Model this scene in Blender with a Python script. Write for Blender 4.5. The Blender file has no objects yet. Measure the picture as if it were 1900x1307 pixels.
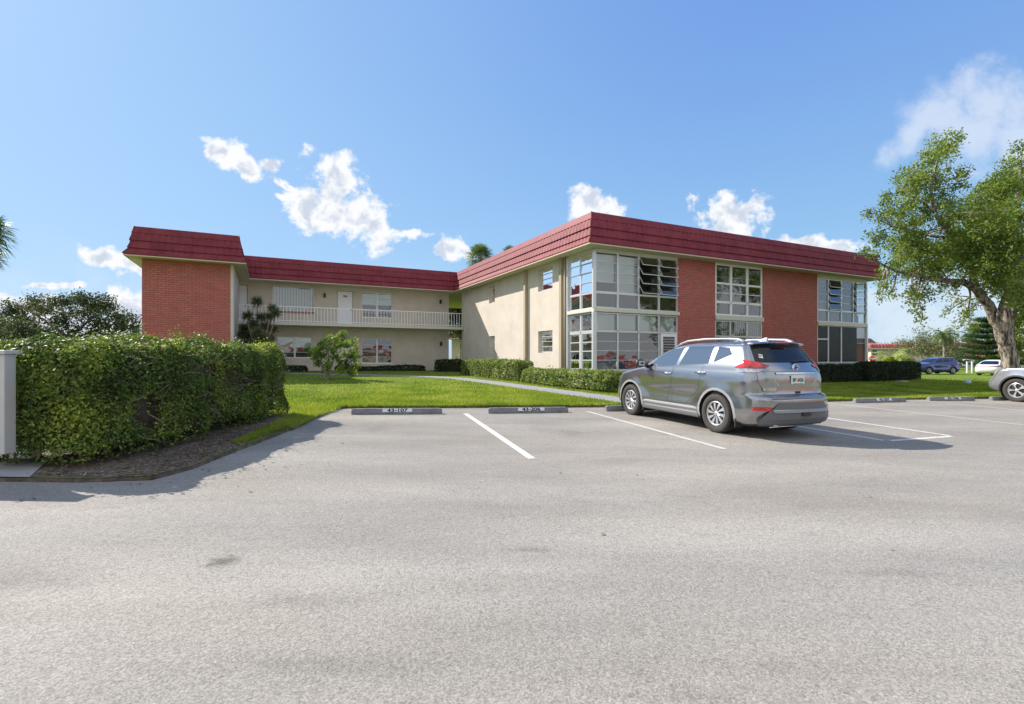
import bpy, bmesh, math, random
import numpy as np
from mathutils import Vector, Matrix
from mathutils.bvhtree import BVHTree

# ------------------------------------------------------------------ camera, world, sun, exposure
S = bpy.context.scene
COL = S.collection
random.seed(7); np.random.seed(7)
cam_d = bpy.data.cameras.new('camera'); cam = bpy.data.objects.new('camera', cam_d); COL.objects.link(cam)
cam.location = (0, 0, 1.38); cam.rotation_euler = (math.radians(90), 0, 0)
cam_d.lens = 17.62; cam_d.sensor_width = 36; cam_d.shift_y = 0.00605
cam_d.clip_start = 0.05; cam_d.clip_end = 3000
S.camera = cam

SUN_AZ = math.atan2(-.873, .487)      # clockwise from +Y
SUN_EL = math.radians(38.5)
sun_d = bpy.data.lights.new('sun', 'SUN'); sun_d.energy = 4.2; sun_d.angle = math.radians(0.5)
sun_d.color = (1.0, .92, .82)
sun = bpy.data.objects.new('sun', sun_d); COL.objects.link(sun)
to_sun = Vector((math.sin(SUN_AZ)*math.cos(SUN_EL), math.cos(SUN_AZ)*math.cos(SUN_EL), math.sin(SUN_EL)))
sun.rotation_euler = to_sun.to_track_quat('Z', 'Y').to_euler()
S.view_settings.view_transform = 'Standard'; S.view_settings.look = 'None'
S.view_settings.exposure = 0.88; S.view_settings.gamma = 1

W = bpy.data.worlds.new('World'); S.world = W; W.use_nodes = True
def build_world():
    nt = W.node_tree; N = nt.nodes; L = nt.links; N.clear()
    out = N.new('ShaderNodeOutputWorld'); bg = N.new('ShaderNodeBackground'); bg.inputs[1].default_value = .15
    sky = N.new('ShaderNodeTexSky'); sky.sky_type = 'NISHITA'; sky.sun_disc = False
    sky.sun_elevation = SUN_EL; sky.sun_rotation = SUN_AZ; sky.air_density = 1.3; sky.dust_density = .6; sky.ozone_density = 2.0
    tc = N.new('ShaderNodeTexCoord')
    sep = N.new('ShaderNodeSeparateXYZ'); L.new(tc.outputs['Generated'], sep.inputs[0])
    def math_(op, a, b=None, c=None, clamp=False):
        m = N.new('ShaderNodeMath'); m.operation = op; m.use_clamp = clamp
        for i, v in enumerate((a, b, c)):
            if v is None: continue
            if isinstance(v, (int, float)): m.inputs[i].default_value = v
            else: L.new(v, m.inputs[i])
        return m.outputs[0]
    ay = math_('MAXIMUM', math_('ABSOLUTE', sep.outputs[1]), .05)
    u = math_('DIVIDE', sep.outputs[0], ay); v = math_('DIVIDE', sep.outputs[2], ay)
    comb = N.new('ShaderNodeCombineXYZ'); L.new(u, comb.inputs[0]); L.new(v, comb.inputs[1])
    def noise(scale, det, rough, vec, dist=0.0):
        n = N.new('ShaderNodeTexNoise'); n.inputs['Scale'].default_value = scale; n.inputs['Detail'].default_value = det
        n.inputs['Roughness'].default_value = rough; n.inputs['Distortion'].default_value = dist; L.new(vec, n.inputs['Vector']); return n.outputs['Fac']
    n1 = noise(16, 10, .60, comb.outputs[0], .15)
    n2 = noise(5, 4, .5, comb.outputs[0])
    # clouds: direction-space lobes (u = x/y, v = z/y), half sizes, tilt, softness group
    F = 930.
    def P(px, py, a, b, rot=0): return ((px-950)/F, (665-py)/F, a*1.26/F, b*1.26/F, rot)
    crisp = [P(415,285,36,24,-38), P(455,308,38,14,-25), P(500,305,20,13,0), P(615,355,56,50,-10), P(640,395,80,40,-20), P(560,385,46,30,-35), P(695,420,56,18,-20), P(740,432,40,10,-8), P(530,345,20,8,-30), P(520,365,16,7,-30),
             P(755,432,36,8,-5), P(828,462,22,20,0), P(855,466,26,9,-25), P(1100,380,42,30,0), P(1365,398,52,38,0), P(1355,425,40,20,0), P(190,480,42,15,-15), P(245,492,40,12,-20),
             P(85,531,50,6,0), P(1500,458,75,14,0), P(1555,455,26,13,0), P(1390,385,28,18,0),
             P(35,575,70,24,0), P(10,600,60,34,0), P(215,570,60,24,10), P(250,590,70,30,0), P(120,600,140,28,0)]
    soft = [P(1745,205,62,38,25), P(1840,190,75,52,-5), P(1820,250,85,62,0), P(1900,260,90,60,0), P(1700,240,60,20,50), P(1640,555,170,34,5), P(1700,600,200,44,0), P(1760,640,200,30,0), P(1590,610,120,26,0),
            P(1850,560,140,40,0), P(1200,610,300,24,0)]
    def mask(lst):
        acc = None
        for (cu, cv, a, b, rot) in lst:
            mp = N.new('ShaderNodeMapping'); mp.vector_type = 'TEXTURE'
            mp.inputs['Location'].default_value = (cu, cv, 0); mp.inputs['Rotation'].default_value = (0, 0, math.radians(rot)); mp.inputs['Scale'].default_value = (a, b, 1)
            L.new(comb.outputs[0], mp.inputs[0])
            ln = N.new('ShaderNodeVectorMath'); ln.operation = 'LENGTH'; L.new(mp.outputs[0], ln.inputs[0])
            acc = ln.outputs['Value'] if acc is None else math_('MINIMUM', acc, ln.outputs['Value'])
        return acc
    def ramp(x, lo, hi):
        m = N.new('ShaderNodeMapRange'); m.interpolation_type = 'SMOOTHSTEP'; L.new(x, m.inputs[0]); m.inputs[1].default_value = lo; m.inputs[2].default_value = hi
        return m.outputs[0]
    mc = mask(crisp); ms = mask(soft)
    nn = math_('MULTIPLY', math_('SUBTRACT', n1, .5), 4.0)
    d1 = ramp(math_('ADD', math_('SUBTRACT', 1.05, mc), nn), -.05, .55)
    d1 = math_('MULTIPLY', d1, ramp(math_('SUBTRACT', 1.9, mc), 0, .4))
    nn2 = math_('MULTIPLY', math_('SUBTRACT', n1, .5), 2.6)
    d2 = math_('MULTIPLY', ramp(math_('ADD', math_('SUBTRACT', 1.1, ms), nn2), -.4, 1.0), .50)
    # thin veil low in the sky
    veil = math_('MULTIPLY', ramp(n2, .42, .75), math_('MULTIPLY', ramp(v, .30, .02), .35))
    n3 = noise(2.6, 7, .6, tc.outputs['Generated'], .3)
    back = math_('MULTIPLY', ramp(n3, .32, .54), math_('MULTIPLY', ramp(sep.outputs[1], .05, -.25), .95))   # cloud cover added behind the viewer as fill on the shaded facades
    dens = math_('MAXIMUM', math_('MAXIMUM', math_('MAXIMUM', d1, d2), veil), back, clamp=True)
    # cloud tone: grey hollows inside white billows
    n4 = noise(26, 8, .55, comb.outputs[0], .3)
    tone = ramp(math_('ADD', n4, math_('MULTIPLY', mc, .16)), .42, .64)
    cc = N.new('ShaderNodeMix'); cc.data_type = 'RGBA'; L.new(tone, cc.inputs[0])
    cc.inputs[6].default_value = (2.3, 2.55, 3.0, 1); cc.inputs[7].default_value = (3.55, 3.6, 3.7, 1)
    # clear-sky colour: physical sky evened out (humid bright air) by height and side
    gr = N.new('ShaderNodeValToRGB'); L.new(ramp(sep.outputs[2], -.02, .62), gr.inputs[0])
    e = gr.color_ramp.elements; e[0].position = 0; e[0].color = SKY_LOW; e[1].position = 1; e[1].color = SKY_HIGH
    sd = N.new('ShaderNodeMix'); sd.data_type = 'RGBA'; L.new(ramp(sep.outputs[0], .45, -.75), sd.inputs[0]); L.new(gr.outputs[0], sd.inputs[6]); sd.inputs[7].default_value = SKY_SUNSIDE
    x5 = N.new('ShaderNodeVectorMath'); x5.operation = 'SCALE'; L.new(sd.outputs[2], x5.inputs[0]); x5.inputs['Scale'].default_value = 3.35
    tint = N.new('ShaderNodeMix'); tint.data_type = 'RGBA'; tint.inputs[0].default_value = .90
    L.new(sky.outputs[0], tint.inputs[6]); L.new(x5.outputs[0], tint.inputs[7])
    # lay the clouds, added rear fill cover included, over the clear sky
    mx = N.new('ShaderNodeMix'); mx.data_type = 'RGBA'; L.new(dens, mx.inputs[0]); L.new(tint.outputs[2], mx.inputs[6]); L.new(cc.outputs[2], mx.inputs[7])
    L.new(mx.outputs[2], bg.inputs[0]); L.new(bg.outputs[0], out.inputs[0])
SKY_LOW = (.33, .62, .92, 1); SKY_HIGH = (.175, .365, .84, 1); SKY_SUNSIDE = (.33, .57, .91, 1)
build_world()

# ------------------------------------------------------------------ helpers
def tag(o, label=None, cat=None, group=None, kind=None):
    if label: o['label'] = label
    if cat: o['category'] = cat
    if group: o['group'] = group
    if kind: o['kind'] = kind
    return o
def empty(name, loc=(0, 0, 0), rz=0, label=None, cat=None, group=None):
    o = bpy.data.objects.new(name, None); COL.objects.link(o); o.location = loc; o.rotation_euler = (0, 0, rz)
    o.empty_display_size = .2
    return tag(o, label, cat, group)
def link(name, me, mat, parent=None, smooth=False):
    mats = mat if isinstance(mat, (list, tuple)) else [mat]
    for m in mats: me.materials.append(m)
    o = bpy.data.objects.new(name, me); COL.objects.link(o)
    if parent is not None: o.parent = parent
    if smooth: me.shade_smooth()
    return o
class MB:
    def __init__(s): s.v = []; s.f = []; s.mi = []; s.cur = 0
    def quad(s, *pts):
        i = len(s.v); s.v += [tuple(p) for p in pts]; s.f.append(tuple(range(i, i+len(pts)))); s.mi.append(s.cur)
    def box(s, x0, x1, y0, y1, z0, z1, M=None):
        c = [(x0,y0,z0),(x1,y0,z0),(x1,y1,z0),(x0,y1,z0),(x0,y0,z1),(x1,y0,z1),(x1,y1,z1),(x0,y1,z1)]
        if M is not None: c = [tuple(M @ Vector(p)) for p in c]
        i = len(s.v); s.v += c
        for q in ((0,3,2,1),(4,5,6,7),(0,1,5,4),(1,2,6,5),(2,3,7,6),(3,0,4,7)):
            s.f.append(tuple(i+k for k in q)); s.mi.append(s.cur)
    def tube(s, pts, rad, n=8, cap=True):
        pts = [Vector(p) for p in pts]
        if isinstance(rad, (int, float)): rad = [rad]*len(pts)
        base = len(s.v); ref = None
        for k, p in enumerate(pts):
            d = (pts[min(k+1, len(pts)-1)] - pts[max(k-1, 0)])
            d = d.normalized() if d.length > 1e-9 else Vector((0, 0, 1))
            if ref is None:
                ref = d.cross(Vector((0, 0, 1)));
                if ref.length < .1: ref = d.cross(Vector((1, 0, 0)))
            ref = (ref - d*ref.dot(d)).normalized(); w = d.cross(ref)
            for j in range(n):
                a = 2*math.pi*j/n; s.v.append(tuple(p + (ref*math.cos(a)+w*math.sin(a))*rad[k]))
        for k in range(len(pts)-1):
            for j in range(n):
                a = base+k*n+j; b = base+k*n+(j+1) % n
                s.f.append((a, b, b+n, a+n)); s.mi.append(s.cur)
        if cap:
            s.f.append(tuple(base+j for j in range(n))[::-1]); s.mi.append(s.cur)
            e = base+(len(pts)-1)*n; s.f.append(tuple(e+j for j in range(n))); s.mi.append(s.cur)
    def lathe(s, prof, n=32, axis='y', c=(0, 0, 0)):   # prof: (r, h)
        base = len(s.v); m = len(prof)
        for j in range(n):
            a = 2*math.pi*j/n
            for (r, h) in prof:
                if axis == 'y': p = (c[0]+r*math.cos(a), c[1]+h, c[2]+r*math.sin(a))
                else: p = (c[0]+r*math.cos(a), c[1]+r*math.sin(a), c[2]+h)
                s.v.append(p)
        for j in range(n):
            for k in range(m-1):
                a = base+j*m+k; b = base+((j+1) % n)*m+k
                s.f.append((a, b, b+1, a+1)); s.mi.append(s.cur)
    def build(s, name, mat, parent=None, smooth=False, bevel=0):
        me = bpy.data.meshes.new(name); me.from_pydata(s.v, [], s.f)
        if max(s.mi, default=0) > 0: me.polygons.foreach_set('material_index', s.mi)
        me.update()
        o = link(name, me, mat, parent, smooth)
        if bevel:
            b = o.modifiers.new('bevel', 'BEVEL'); b.width = bevel; b.segments = 2; b.limit_method = 'ANGLE'
        return o
def fastmesh(name, co, k, mat, parent=None, mi=None):
    """co: (N*k,3) array, k verts per face"""
    n = len(co)//k
    me = bpy.data.meshes.new(name)
    me.vertices.add(n*k); me.vertices.foreach_set('co', co.astype(np.float32).ravel())
    me.loops.add(n*k); me.loops.foreach_set('vertex_index', np.arange(n*k, dtype=np.int32))
    me.polygons.add(n); me.polygons.foreach_set('loop_start', np.arange(0, n*k, k, dtype=np.int32))
    try: me.polygons.foreach_set('loop_total', np.full(n, k, dtype=np.int32))
    except Exception: pass
    me.update(calc_edges=True); me.validate()
    return link(name, me, mat, parent)
def unit(a): return a/np.maximum(np.linalg.norm(a, axis=1, keepdims=True), 1e-9)
def leaves(C, size, nrm=None, jitter=1.0, aspect=.5, droop=0.0, rs=None):
    """diamond-shaped leaves at centres C facing roughly nrm"""
    rs = rs or np.random
    N = len(C)
    n = rs.normal(size=(N, 3))*jitter
    if nrm is not None: n = n + nrm
    n = unit(n)
    a = rs.normal(size=(N, 3)); a[:, 2] -= droop; a = unit(a - n*(a*n).sum(1, keepdims=True)); b = np.cross(n, a)
    s = size*(.6+.8*rs.rand(N, 1))
    tip = C + a*s*.5; tail = C - a*s*.5; w = b*s*aspect*.5; m = C + a*s*.05
    fold = n*s*.10
    co = np.empty((N, 4, 3)); co[:, 0] = tail; co[:, 1] = m+w+fold; co[:, 2] = tip; co[:, 3] = m-w+fold
    return co.reshape(-1, 3)

# ------------------------------------------------------------------ materials
def newmat(name):
    m = bpy.data.materials.new(name); m.use_nodes = True; nt = m.node_tree
    return m, nt.nodes, nt.links, nt.nodes['Principled BSDF']
def plain(name, col, rough=.6, metal=0, spec=.5, coat=0, noise=0, nscale=8, bump=0, bscale=40):
    m, N, L, b = newmat(name)
    b.inputs['Base Color'].default_value = (*col, 1); b.inputs['Roughness'].default_value = rough; b.inputs['Metallic'].default_value = metal
    b.inputs['Specular IOR Level'].default_value = spec; b.inputs['Coat Weight'].default_value = coat; b.inputs['Coat Roughness'].default_value = .03
    tc = None
    if noise or bump: tc = N.new('ShaderNodeTexCoord')
    if noise:
        n = N.new('ShaderNodeTexNoise'); n.inputs['Scale'].default_value = nscale; n.inputs['Detail'].default_value = 6; n.inputs['Roughness'].default_value = .6
        L.new(tc.outputs['Object'], n.inputs['Vector'])
        r = N.new('ShaderNodeMapRange'); r.inputs[1].default_value = .3; r.inputs[2].default_value = .7; r.inputs[3].default_value = 1-noise; r.inputs[4].default_value = 1+noise
        L.new(n.outputs['Fac'], r.inputs[0])
        x = N.new('ShaderNodeVectorMath'); x.operation = 'SCALE'; x.inputs[0].default_value = col; L.new(r.outputs[0], x.inputs['Scale'])
        L.new(x.outputs[0], b.inputs['Base Color'])
    if bump:
        n = N.new('ShaderNodeTexNoise'); n.inputs['Scale'].default_value = bscale; n.inputs['Detail'].default_value = 5
        L.new(tc.outputs['Object'], n.inputs['Vector'])
        bp = N.new('ShaderNodeBump'); bp.inputs['Strength'].default_value = bump; bp.inputs['Distance'].default_value = .02
        L.new(n.outputs['Fac'], bp.inputs['Height']); L.new(bp.outputs[0], b.inputs['Normal'])
    return m
def leafmat(name, cols, trans=.35, rough=.5, nscale=1.2):
    m, N, L, b = newmat(name)
    g = N.new('ShaderNodeNewGeometry'); tc = N.new('ShaderNodeTexCoord')
    n = N.new('ShaderNodeTexNoise'); n.inputs['Scale'].default_value = nscale; n.inputs['Detail'].default_value = 3; L.new(tc.outputs['Object'], n.inputs['Vector'])
    a = N.new('ShaderNodeMath'); a.operation = 'MULTIPLY_ADD'; a.inputs[1].default_value = .55; L.new(g.outputs['Random Per Island'], a.inputs[0])
    s = N.new('ShaderNodeMath'); s.operation = 'MULTIPLY_ADD'; s.inputs[1].default_value = 1.6; s.inputs[2].default_value = -.58; L.new(n.outputs['Fac'], s.inputs[0]); L.new(s.outputs[0], a.inputs[2])
    r = N.new('ShaderNodeValToRGB'); L.new(a.outputs[0], r.inputs[0])
    el = r.color_ramp.elements
    el[0].position = 0; el[0].color = (*cols[0], 1); el[1].position = 1; el[1].color = (*cols[-1], 1)
    for i, c in enumerate(cols[1:-1]):
        e = el.new((i+1)/(len(cols)-1)); e.color = (*c, 1)
    L.new(r.outputs[0], b.inputs['Base Color']); b.inputs['Roughness'].default_value = rough; b.inputs['Specular IOR Level'].default_value = .22
    t = N.new('ShaderNodeBsdfTranslucent'); hs = N.new('ShaderNodeHueSaturation'); hs.inputs['Value'].default_value = 1.5; hs.inputs['Saturation'].default_value = 1.1; hs.inputs['Hue'].default_value = .485
    L.new(r.outputs[0], hs.inputs['Color']); L.new(hs.outputs[0], t.inputs[0])
    mx = N.new('ShaderNodeMixShader'); mx.inputs[0].default_value = trans
    L.new(b.outputs[0], mx.inputs[1]); L.new(t.outputs[0], mx.inputs[2]); L.new(mx.outputs[0], N['Material Output'].inputs[0])
    return m
def glass(name, tint=(.5, .55, .55), refl=1.0, rough=.01, wob=.12, base=.06):
    m, N, L, b = newmat(name); N.remove(b)
    tr = N.new('ShaderNodeBsdfTransparent'); tr.inputs[0].default_value = (*tint, 1)
    gl = N.new('ShaderNodeBsdfGlossy'); gl.inputs['Roughness'].default_value = rough; gl.inputs[0].default_value = (.95, .97, 1, 1)
    fr = N.new('ShaderNodeFresnel'); fr.inputs[0].default_value = 1.6
    mm = N.new('ShaderNodeMath'); mm.operation = 'MULTIPLY_ADD'; mm.use_clamp = True; mm.inputs[1].default_value = refl; mm.inputs[2].default_value = base; L.new(fr.outputs[0], mm.inputs[0])
    mx = N.new('ShaderNodeMixShader'); L.new(mm.outputs[0], mx.inputs[0]); L.new(tr.outputs[0], mx.inputs[1]); L.new(gl.outputs[0], mx.inputs[2])
    L.new(mx.outputs[0], N['Material Output'].inputs[0])
    if wob:
        tc = N.new('ShaderNodeTexCoord'); n = N.new('ShaderNodeTexNoise'); n.inputs['Scale'].default_value = 1.4; n.inputs['Detail'].default_value = 1.5; L.new(tc.outputs['Object'], n.inputs['Vector'])
        bp = N.new('ShaderNodeBump'); bp.inputs['Strength'].default_value = wob; bp.inputs['Distance'].default_value = .08; L.new(n.outputs['Fac'], bp.inputs['Height'])
        L.new(bp.outputs[0], gl.inputs['Normal'])
    return m
def brickmat(name, c1, c2, mortar, rotz=0):
    m, N, L, b = newmat(name)
    tc = N.new('ShaderNodeTexCoord'); sp = N.new('ShaderNodeSeparateXYZ'); cb = N.new('ShaderNodeCombineXYZ')
    L.new(tc.outputs['Object'], sp.inputs[0]); L.new(sp.outputs[0], cb.inputs[0]); L.new(sp.outputs[2], cb.inputs[1])
    br = N.new('ShaderNodeTexBrick'); L.new(cb.outputs[0], br.inputs[0])
    br.inputs['Color1'].default_value = (*c1, 1); br.inputs['Color2'].default_value = (*c2, 1); br.inputs['Mortar'].default_value = (*mortar, 1)
    br.inputs['Scale'].default_value = 1; br.inputs['Brick Width'].default_value = .30; br.inputs['Row Height'].default_value = .105; br.inputs['Mortar Size'].default_value = .011; br.inputs['Mortar Smooth'].default_value = .3
    n = N.new('ShaderNodeTexNoise'); n.inputs['Scale'].default_value = 3; n.inputs['Detail'].default_value = 8; L.new(tc.outputs['Object'], n.inputs['Vector'])
    r = N.new('ShaderNodeMapRange'); r.inputs[1].default_value = .3; r.inputs[2].default_value = .7; r.inputs[3].default_value = .93; r.inputs[4].default_value = 1.07; L.new(n.outputs['Fac'], r.inputs[0])
    x = N.new('ShaderNodeVectorMath'); x.operation = 'SCALE'; L.new(br.outputs['Color'], x.inputs[0]); L.new(r.outputs[0], x.inputs['Scale'])
    L.new(x.outputs[0], b.inputs['Base Color']); b.inputs['Roughness'].default_value = .85
    bp = N.new('ShaderNodeBump'); bp.inputs['Strength'].default_value = .6; bp.inputs['Distance'].default_value = .01; bp.invert = True
    L.new(br.outputs['Fac'], bp.inputs['Height']); L.new(bp.outputs[0], b.inputs['Normal'])
    return m
def asphaltmat():
    m, N, L, b = newmat('weathered_asphalt')
    tc = N.new('ShaderNodeTexCoord'); V = tc.outputs['Object']
    def noise(sc, det, ro, vec=V, dist=0):
        n = N.new('ShaderNodeTexNoise'); n.inputs['Scale'].default_value = sc; n.inputs['Detail'].default_value = det; n.inputs['Roughness'].default_value = ro; n.inputs['Distortion'].default_value = dist
        L.new(vec, n.inputs['Vector']); return n.outputs['Fac']
    def rmp(x, a, c, lo, hi):
        r = N.new('ShaderNodeMapRange'); L.new(x, r.inputs[0]); r.inputs[1].default_value = a; r.inputs[2].default_value = c; r.inputs[3].default_value = lo; r.inputs[4].default_value = hi; return r.outputs[0]
    def mul(a, c):
        k = N.new('ShaderNodeMath'); k.operation = 'MULTIPLY'; L.new(a, k.inputs[0])
        if isinstance(c, float): k.inputs[1].default_value = c
        else: L.new(c, k.inputs[1])
        return k.outputs[0]
    vo = N.new('ShaderNodeTexVoronoi'); vo.inputs['Scale'].default_value = 130; L.new(V, vo.inputs['Vector'])
    vs = N.new('ShaderNodeSeparateColor'); L.new(vo.outputs['Color'], vs.inputs[0])
    grain = rmp(vs.outputs[0], 0, 1, .72, 1.22)
    fine = rmp(noise(110, 6, .8), .3, .7, .76, 1.22)
    mp = N.new('ShaderNodeMapping'); mp.inputs['Scale'].default_value = (.5, 1.6, 1); mp.inputs['Rotation'].default_value = (0, 0, math.radians(-16)); L.new(V, mp.inputs[0])
    big = rmp(noise(.55, 5, .55, mp.outputs[0], .6), .3, .7, .84, 1.12)
    mid = rmp(noise(3.0, 6, .7, mp.outputs[0], .4), .3, .75, .93, 1.06)
    k = mul(mul(grain, fine), mul(big, mid))
    k = mul(k, rmp(noise(34, 5, .75), .55, .68, 1.03, .70))   # open pits between the stones
    # worn dark patches
    st = rmp(noise(1.1, 7, .72, mp.outputs[0], .3), .60, .72, 1.0, .72)
    k = mul(k, st)
    # oil spot
    def spot(x, y, a, c, d):
        q = N.new('ShaderNodeMapping'); q.vector_type = 'TEXTURE'; q.inputs['Location'].default_value = (x, y, 0); q.inputs['Scale'].default_value = (a, c, 40); L.new(V, q.inputs[0])
        ln = N.new('ShaderNodeVectorMath'); ln.operation = 'LENGTH'; L.new(q.outputs[0], ln.inputs[0])
        ad = N.new('ShaderNodeMath'); ad.operation = 'MULTIPLY_ADD'; ad.inputs[1].default_value = 2.2; L.new(noise(14, 6, .7), ad.inputs[0]); L.new(ln.outputs['Value'], ad.inputs[2])
        return rmp(ad.outputs[0], 1.3, 2.1, d, 1.0)
    for s_ in ((-1.88, 3.24, .13, .12, .45), (-3.0, 2.95, .55, .25, .82), (.1, 3.5, .3, .06, .75), (-4.1, 2.6, .25, .12, .75), (-1.2, 2.75, .35, .10, .82), (4.6, 4.4, .10, .04, .6), (2.4, 3.2, .5, .08, .85), (1.0, 8.6, .25, .5, .85), (-2.4, 8.8, .3, .5, .86), (2.9, 2.5, .4, .2, 1.12), (-.8, 2.2, .7, .12, .86), (5.5, 5.5, 1.4, .15, 1.08), (3.9, 9.6, 1.2, 1.5, .85), (0.6, 9.6, .7, 1.2, .9)):
        k = mul(k, spot(*s_))
    wv = N.new('ShaderNodeTexWave'); wv.inputs['Scale'].default_value = .16; wv.inputs['Distortion'].default_value = 5; wv.inputs['Detail'].default_value = 4; wv.inputs['Detail Scale'].default_value = .8; wv.bands_direction = 'Y'
    rot = N.new('ShaderNodeMapping'); rot.inputs['Rotation'].default_value = (0, 0, math.radians(-17)); L.new(V, rot.inputs[0]); L.new(rot.outputs[0], wv.inputs['Vector'])
    k = mul(k, rmp(wv.outputs['Fac'], 0, 1, .94, 1.05))
    r = N.new('ShaderNodeValToRGB'); L.new(noise(.35, 3, .5, mp.outputs[0]), r.inputs[0])
    r.color_ramp.elements[0].position = .35; r.color_ramp.elements[0].color = (.318, .304, .280, 1); r.color_ramp.elements[1].position = .65; r.color_ramp.elements[1].color = (.350, .322, .284, 1)
    x = N.new('ShaderNodeVectorMath'); x.operation = 'SCALE'; L.new(r.outputs[0], x.inputs[0]); L.new(k, x.inputs['Scale'])
    # pale stones
    L.new(x.outputs[0], b.inputs['Base Color']); b.inputs['Roughness'].default_value = .85; b.inputs['Specular IOR Level'].default_value = .3
    bp = N.new('ShaderNodeBump'); bp.inputs['Strength'].default_value = 1; bp.inputs['Distance'].default_value = .008; L.new(vs.outputs[1], bp.inputs['Height'])
    bp2 = N.new('ShaderNodeBump'); bp2.inputs['Strength'].default_value = .5; bp2.inputs['Distance'].default_value = .02; L.new(noise(25, 5, .7), bp2.inputs['Height']); L.new(bp.outputs[0], bp2.inputs['Normal'])
    L.new(bp2.outputs[0], b.inputs['Normal'])
    return m
def grassmat():
    m, N, L, b = newmat('lawn_grass')
    tc = N.new('ShaderNodeTexCoord'); V = tc.outputs['Object']
    n = N.new('ShaderNodeTexNoise'); n.inputs['Scale'].default_value = 1.2; n.inputs['Detail'].default_value = 9; n.inputs['Roughness'].default_value = .75; L.new(V, n.inputs['Vector'])
    r = N.new('ShaderNodeValToRGB'); L.new(n.outputs['Fac'], r.inputs[0])
    e = r.color_ramp.elements; e[0].position = .3; e[0].color = (.085, .14, .018, 1); e[1].position = .7; e[1].color = (.20, .27, .04, 1)
    L.new(r.outputs[0], b.inputs['Base Color']); b.inputs['Roughness'].default_value = .9; b.inputs['Specular IOR Level'].default_value = .1
    n2 = N.new('ShaderNodeTexNoise'); n2.inputs['Scale'].default_value = 18; n2.inputs['Detail'].default_value = 6; n2.inputs['Roughness'].default_value = .8; L.new(V, n2.inputs['Vector'])
    bp = N.new('ShaderNodeBump'); bp.inputs['Strength'].default_value = 1; bp.inputs['Distance'].default_value = .06; L.new(n2.outputs['Fac'], bp.inputs['Height']); L.new(bp.outputs[0], b.inputs['Normal'])
    return m
def wornpaint(name, col, under, wear=.5, scale=14):
    m, N, L, b = newmat(name)
    tc = N.new('ShaderNodeTexCoord'); n = N.new('ShaderNodeTexNoise'); n.inputs['Scale'].default_value = scale; n.inputs['Detail'].default_value = 8; n.inputs['Roughness'].default_value = .75; L.new(tc.outputs['Object'], n.inputs['Vector'])
    r = N.new('ShaderNodeMapRange'); r.inputs[1].default_value = wear-.12; r.inputs[2].default_value = wear+.1; L.new(n.outputs['Fac'], r.inputs[0])
    x = N.new('ShaderNodeMix'); x.data_type = 'RGBA'; L.new(r.outputs[0], x.inputs[0]); x.inputs[6].default_value = (*col, 1); x.inputs[7].default_value = (*under, 1)
    L.new(x.outputs[2], b.inputs['Base Color']); b.inputs['Roughness'].default_value = .8
    return m
def barkmat():
    m, N, L, b = newmat('bark')
    tc = N.new('ShaderNodeTexCoord'); mp = N.new('ShaderNodeMapping'); mp.inputs['Scale'].default_value = (8, 8, 1.3); L.new(tc.outputs['Object'], mp.inputs[0])
    n = N.new('ShaderNodeTexNoise'); n.inputs['Scale'].default_value = 1.5; n.inputs['Detail'].default_value = 9; n.inputs['Roughness'].default_value = .7; n.inputs['Distortion'].default_value = .5; L.new(mp.outputs[0], n.inputs['Vector'])
    r = N.new('ShaderNodeValToRGB'); L.new(n.outputs['Fac'], r.inputs[0]); e = r.color_ramp.elements; e[0].position = .42; e[0].color = (.035, .028, .022, 1); e[1].position = .56; e[1].color = (.44, .38, .31, 1)
    L.new(r.outputs[0], b.inputs['Base Color']); b.inputs['Roughness'].default_value = .9
    bp = N.new('ShaderNodeBump'); bp.inputs['Strength'].default_value = 1; bp.inputs['Distance'].default_value = .08; L.new(n.outputs['Fac'], bp.inputs['Height']); L.new(bp.outputs[0], b.inputs['Normal'])
    return m
def roofmat():
    m, N, L, b = newmat('maroon_roof_tile')
    tc = N.new('ShaderNodeTexCoord')
    n = N.new('ShaderNodeTexNoise'); n.inputs['Scale'].default_value = 1.8; n.inputs['Detail'].default_value = 7; n.inputs['Roughness'].default_value = .65; L.new(tc.outputs['Object'], n.inputs['Vector'])
    r = N.new('ShaderNodeValToRGB'); L.new(n.outputs['Fac'], r.inputs[0]); e = r.color_ramp.elements; e[0].position = .3; e[0].color = (.155, .022, .032, 1); e[1].position = .72; e[1].color = (.255, .046, .060, 1)
    L.new(r.outputs[0], b.inputs['Base Color']); b.inputs['Roughness'].default_value = .6; b.inputs['Specular IOR Level'].default_value = .22
    return m
M = {}
M['asphalt'] = asphaltmat(); M['grass'] = grassmat(); M['bark'] = barkmat(); M['roof'] = roofmat()
M['stucco'] = plain('cream_stucco', (.61, .55, .485), .9, bump=.5, bscale=22, noise=.09, nscale=1.1)
M['stucco_trim'] = plain('tan_trim', (.40, .34, .25), .8, noise=.06)
M['soffit'] = plain('cream_soffit', (.55, .49, .36), .8, noise=.05)
M['brick'] = brickmat('red_brick', (.50, .155, .130), (.43, .130, .108), (.24, .080, .072))
M['white'] = plain('white_paint', (.84, .85, .87), .4, noise=.04)
M['alu'] = plain('pale_aluminium', (.62, .64, .67), .35, .3, noise=.05)
M['sill'] = plain('cream_sill', (.62, .60, .52), .6, noise=.06)
M['door'] = plain('white_door', (.78, .79, .84), .35)
M['black'] = plain('black_metal', (.02, .02, .02), .5)
M['dark'] = plain('dark_interior', (.05, .048, .045), .9)
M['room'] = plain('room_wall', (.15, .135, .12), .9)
M['blind'] = plain('white_blind', (.80, .84, .80), .7)
M['concrete'] = plain('concrete', (.36, .36, .37), .9, noise=.14, nscale=3, bump=.4, bscale=60)
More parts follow.
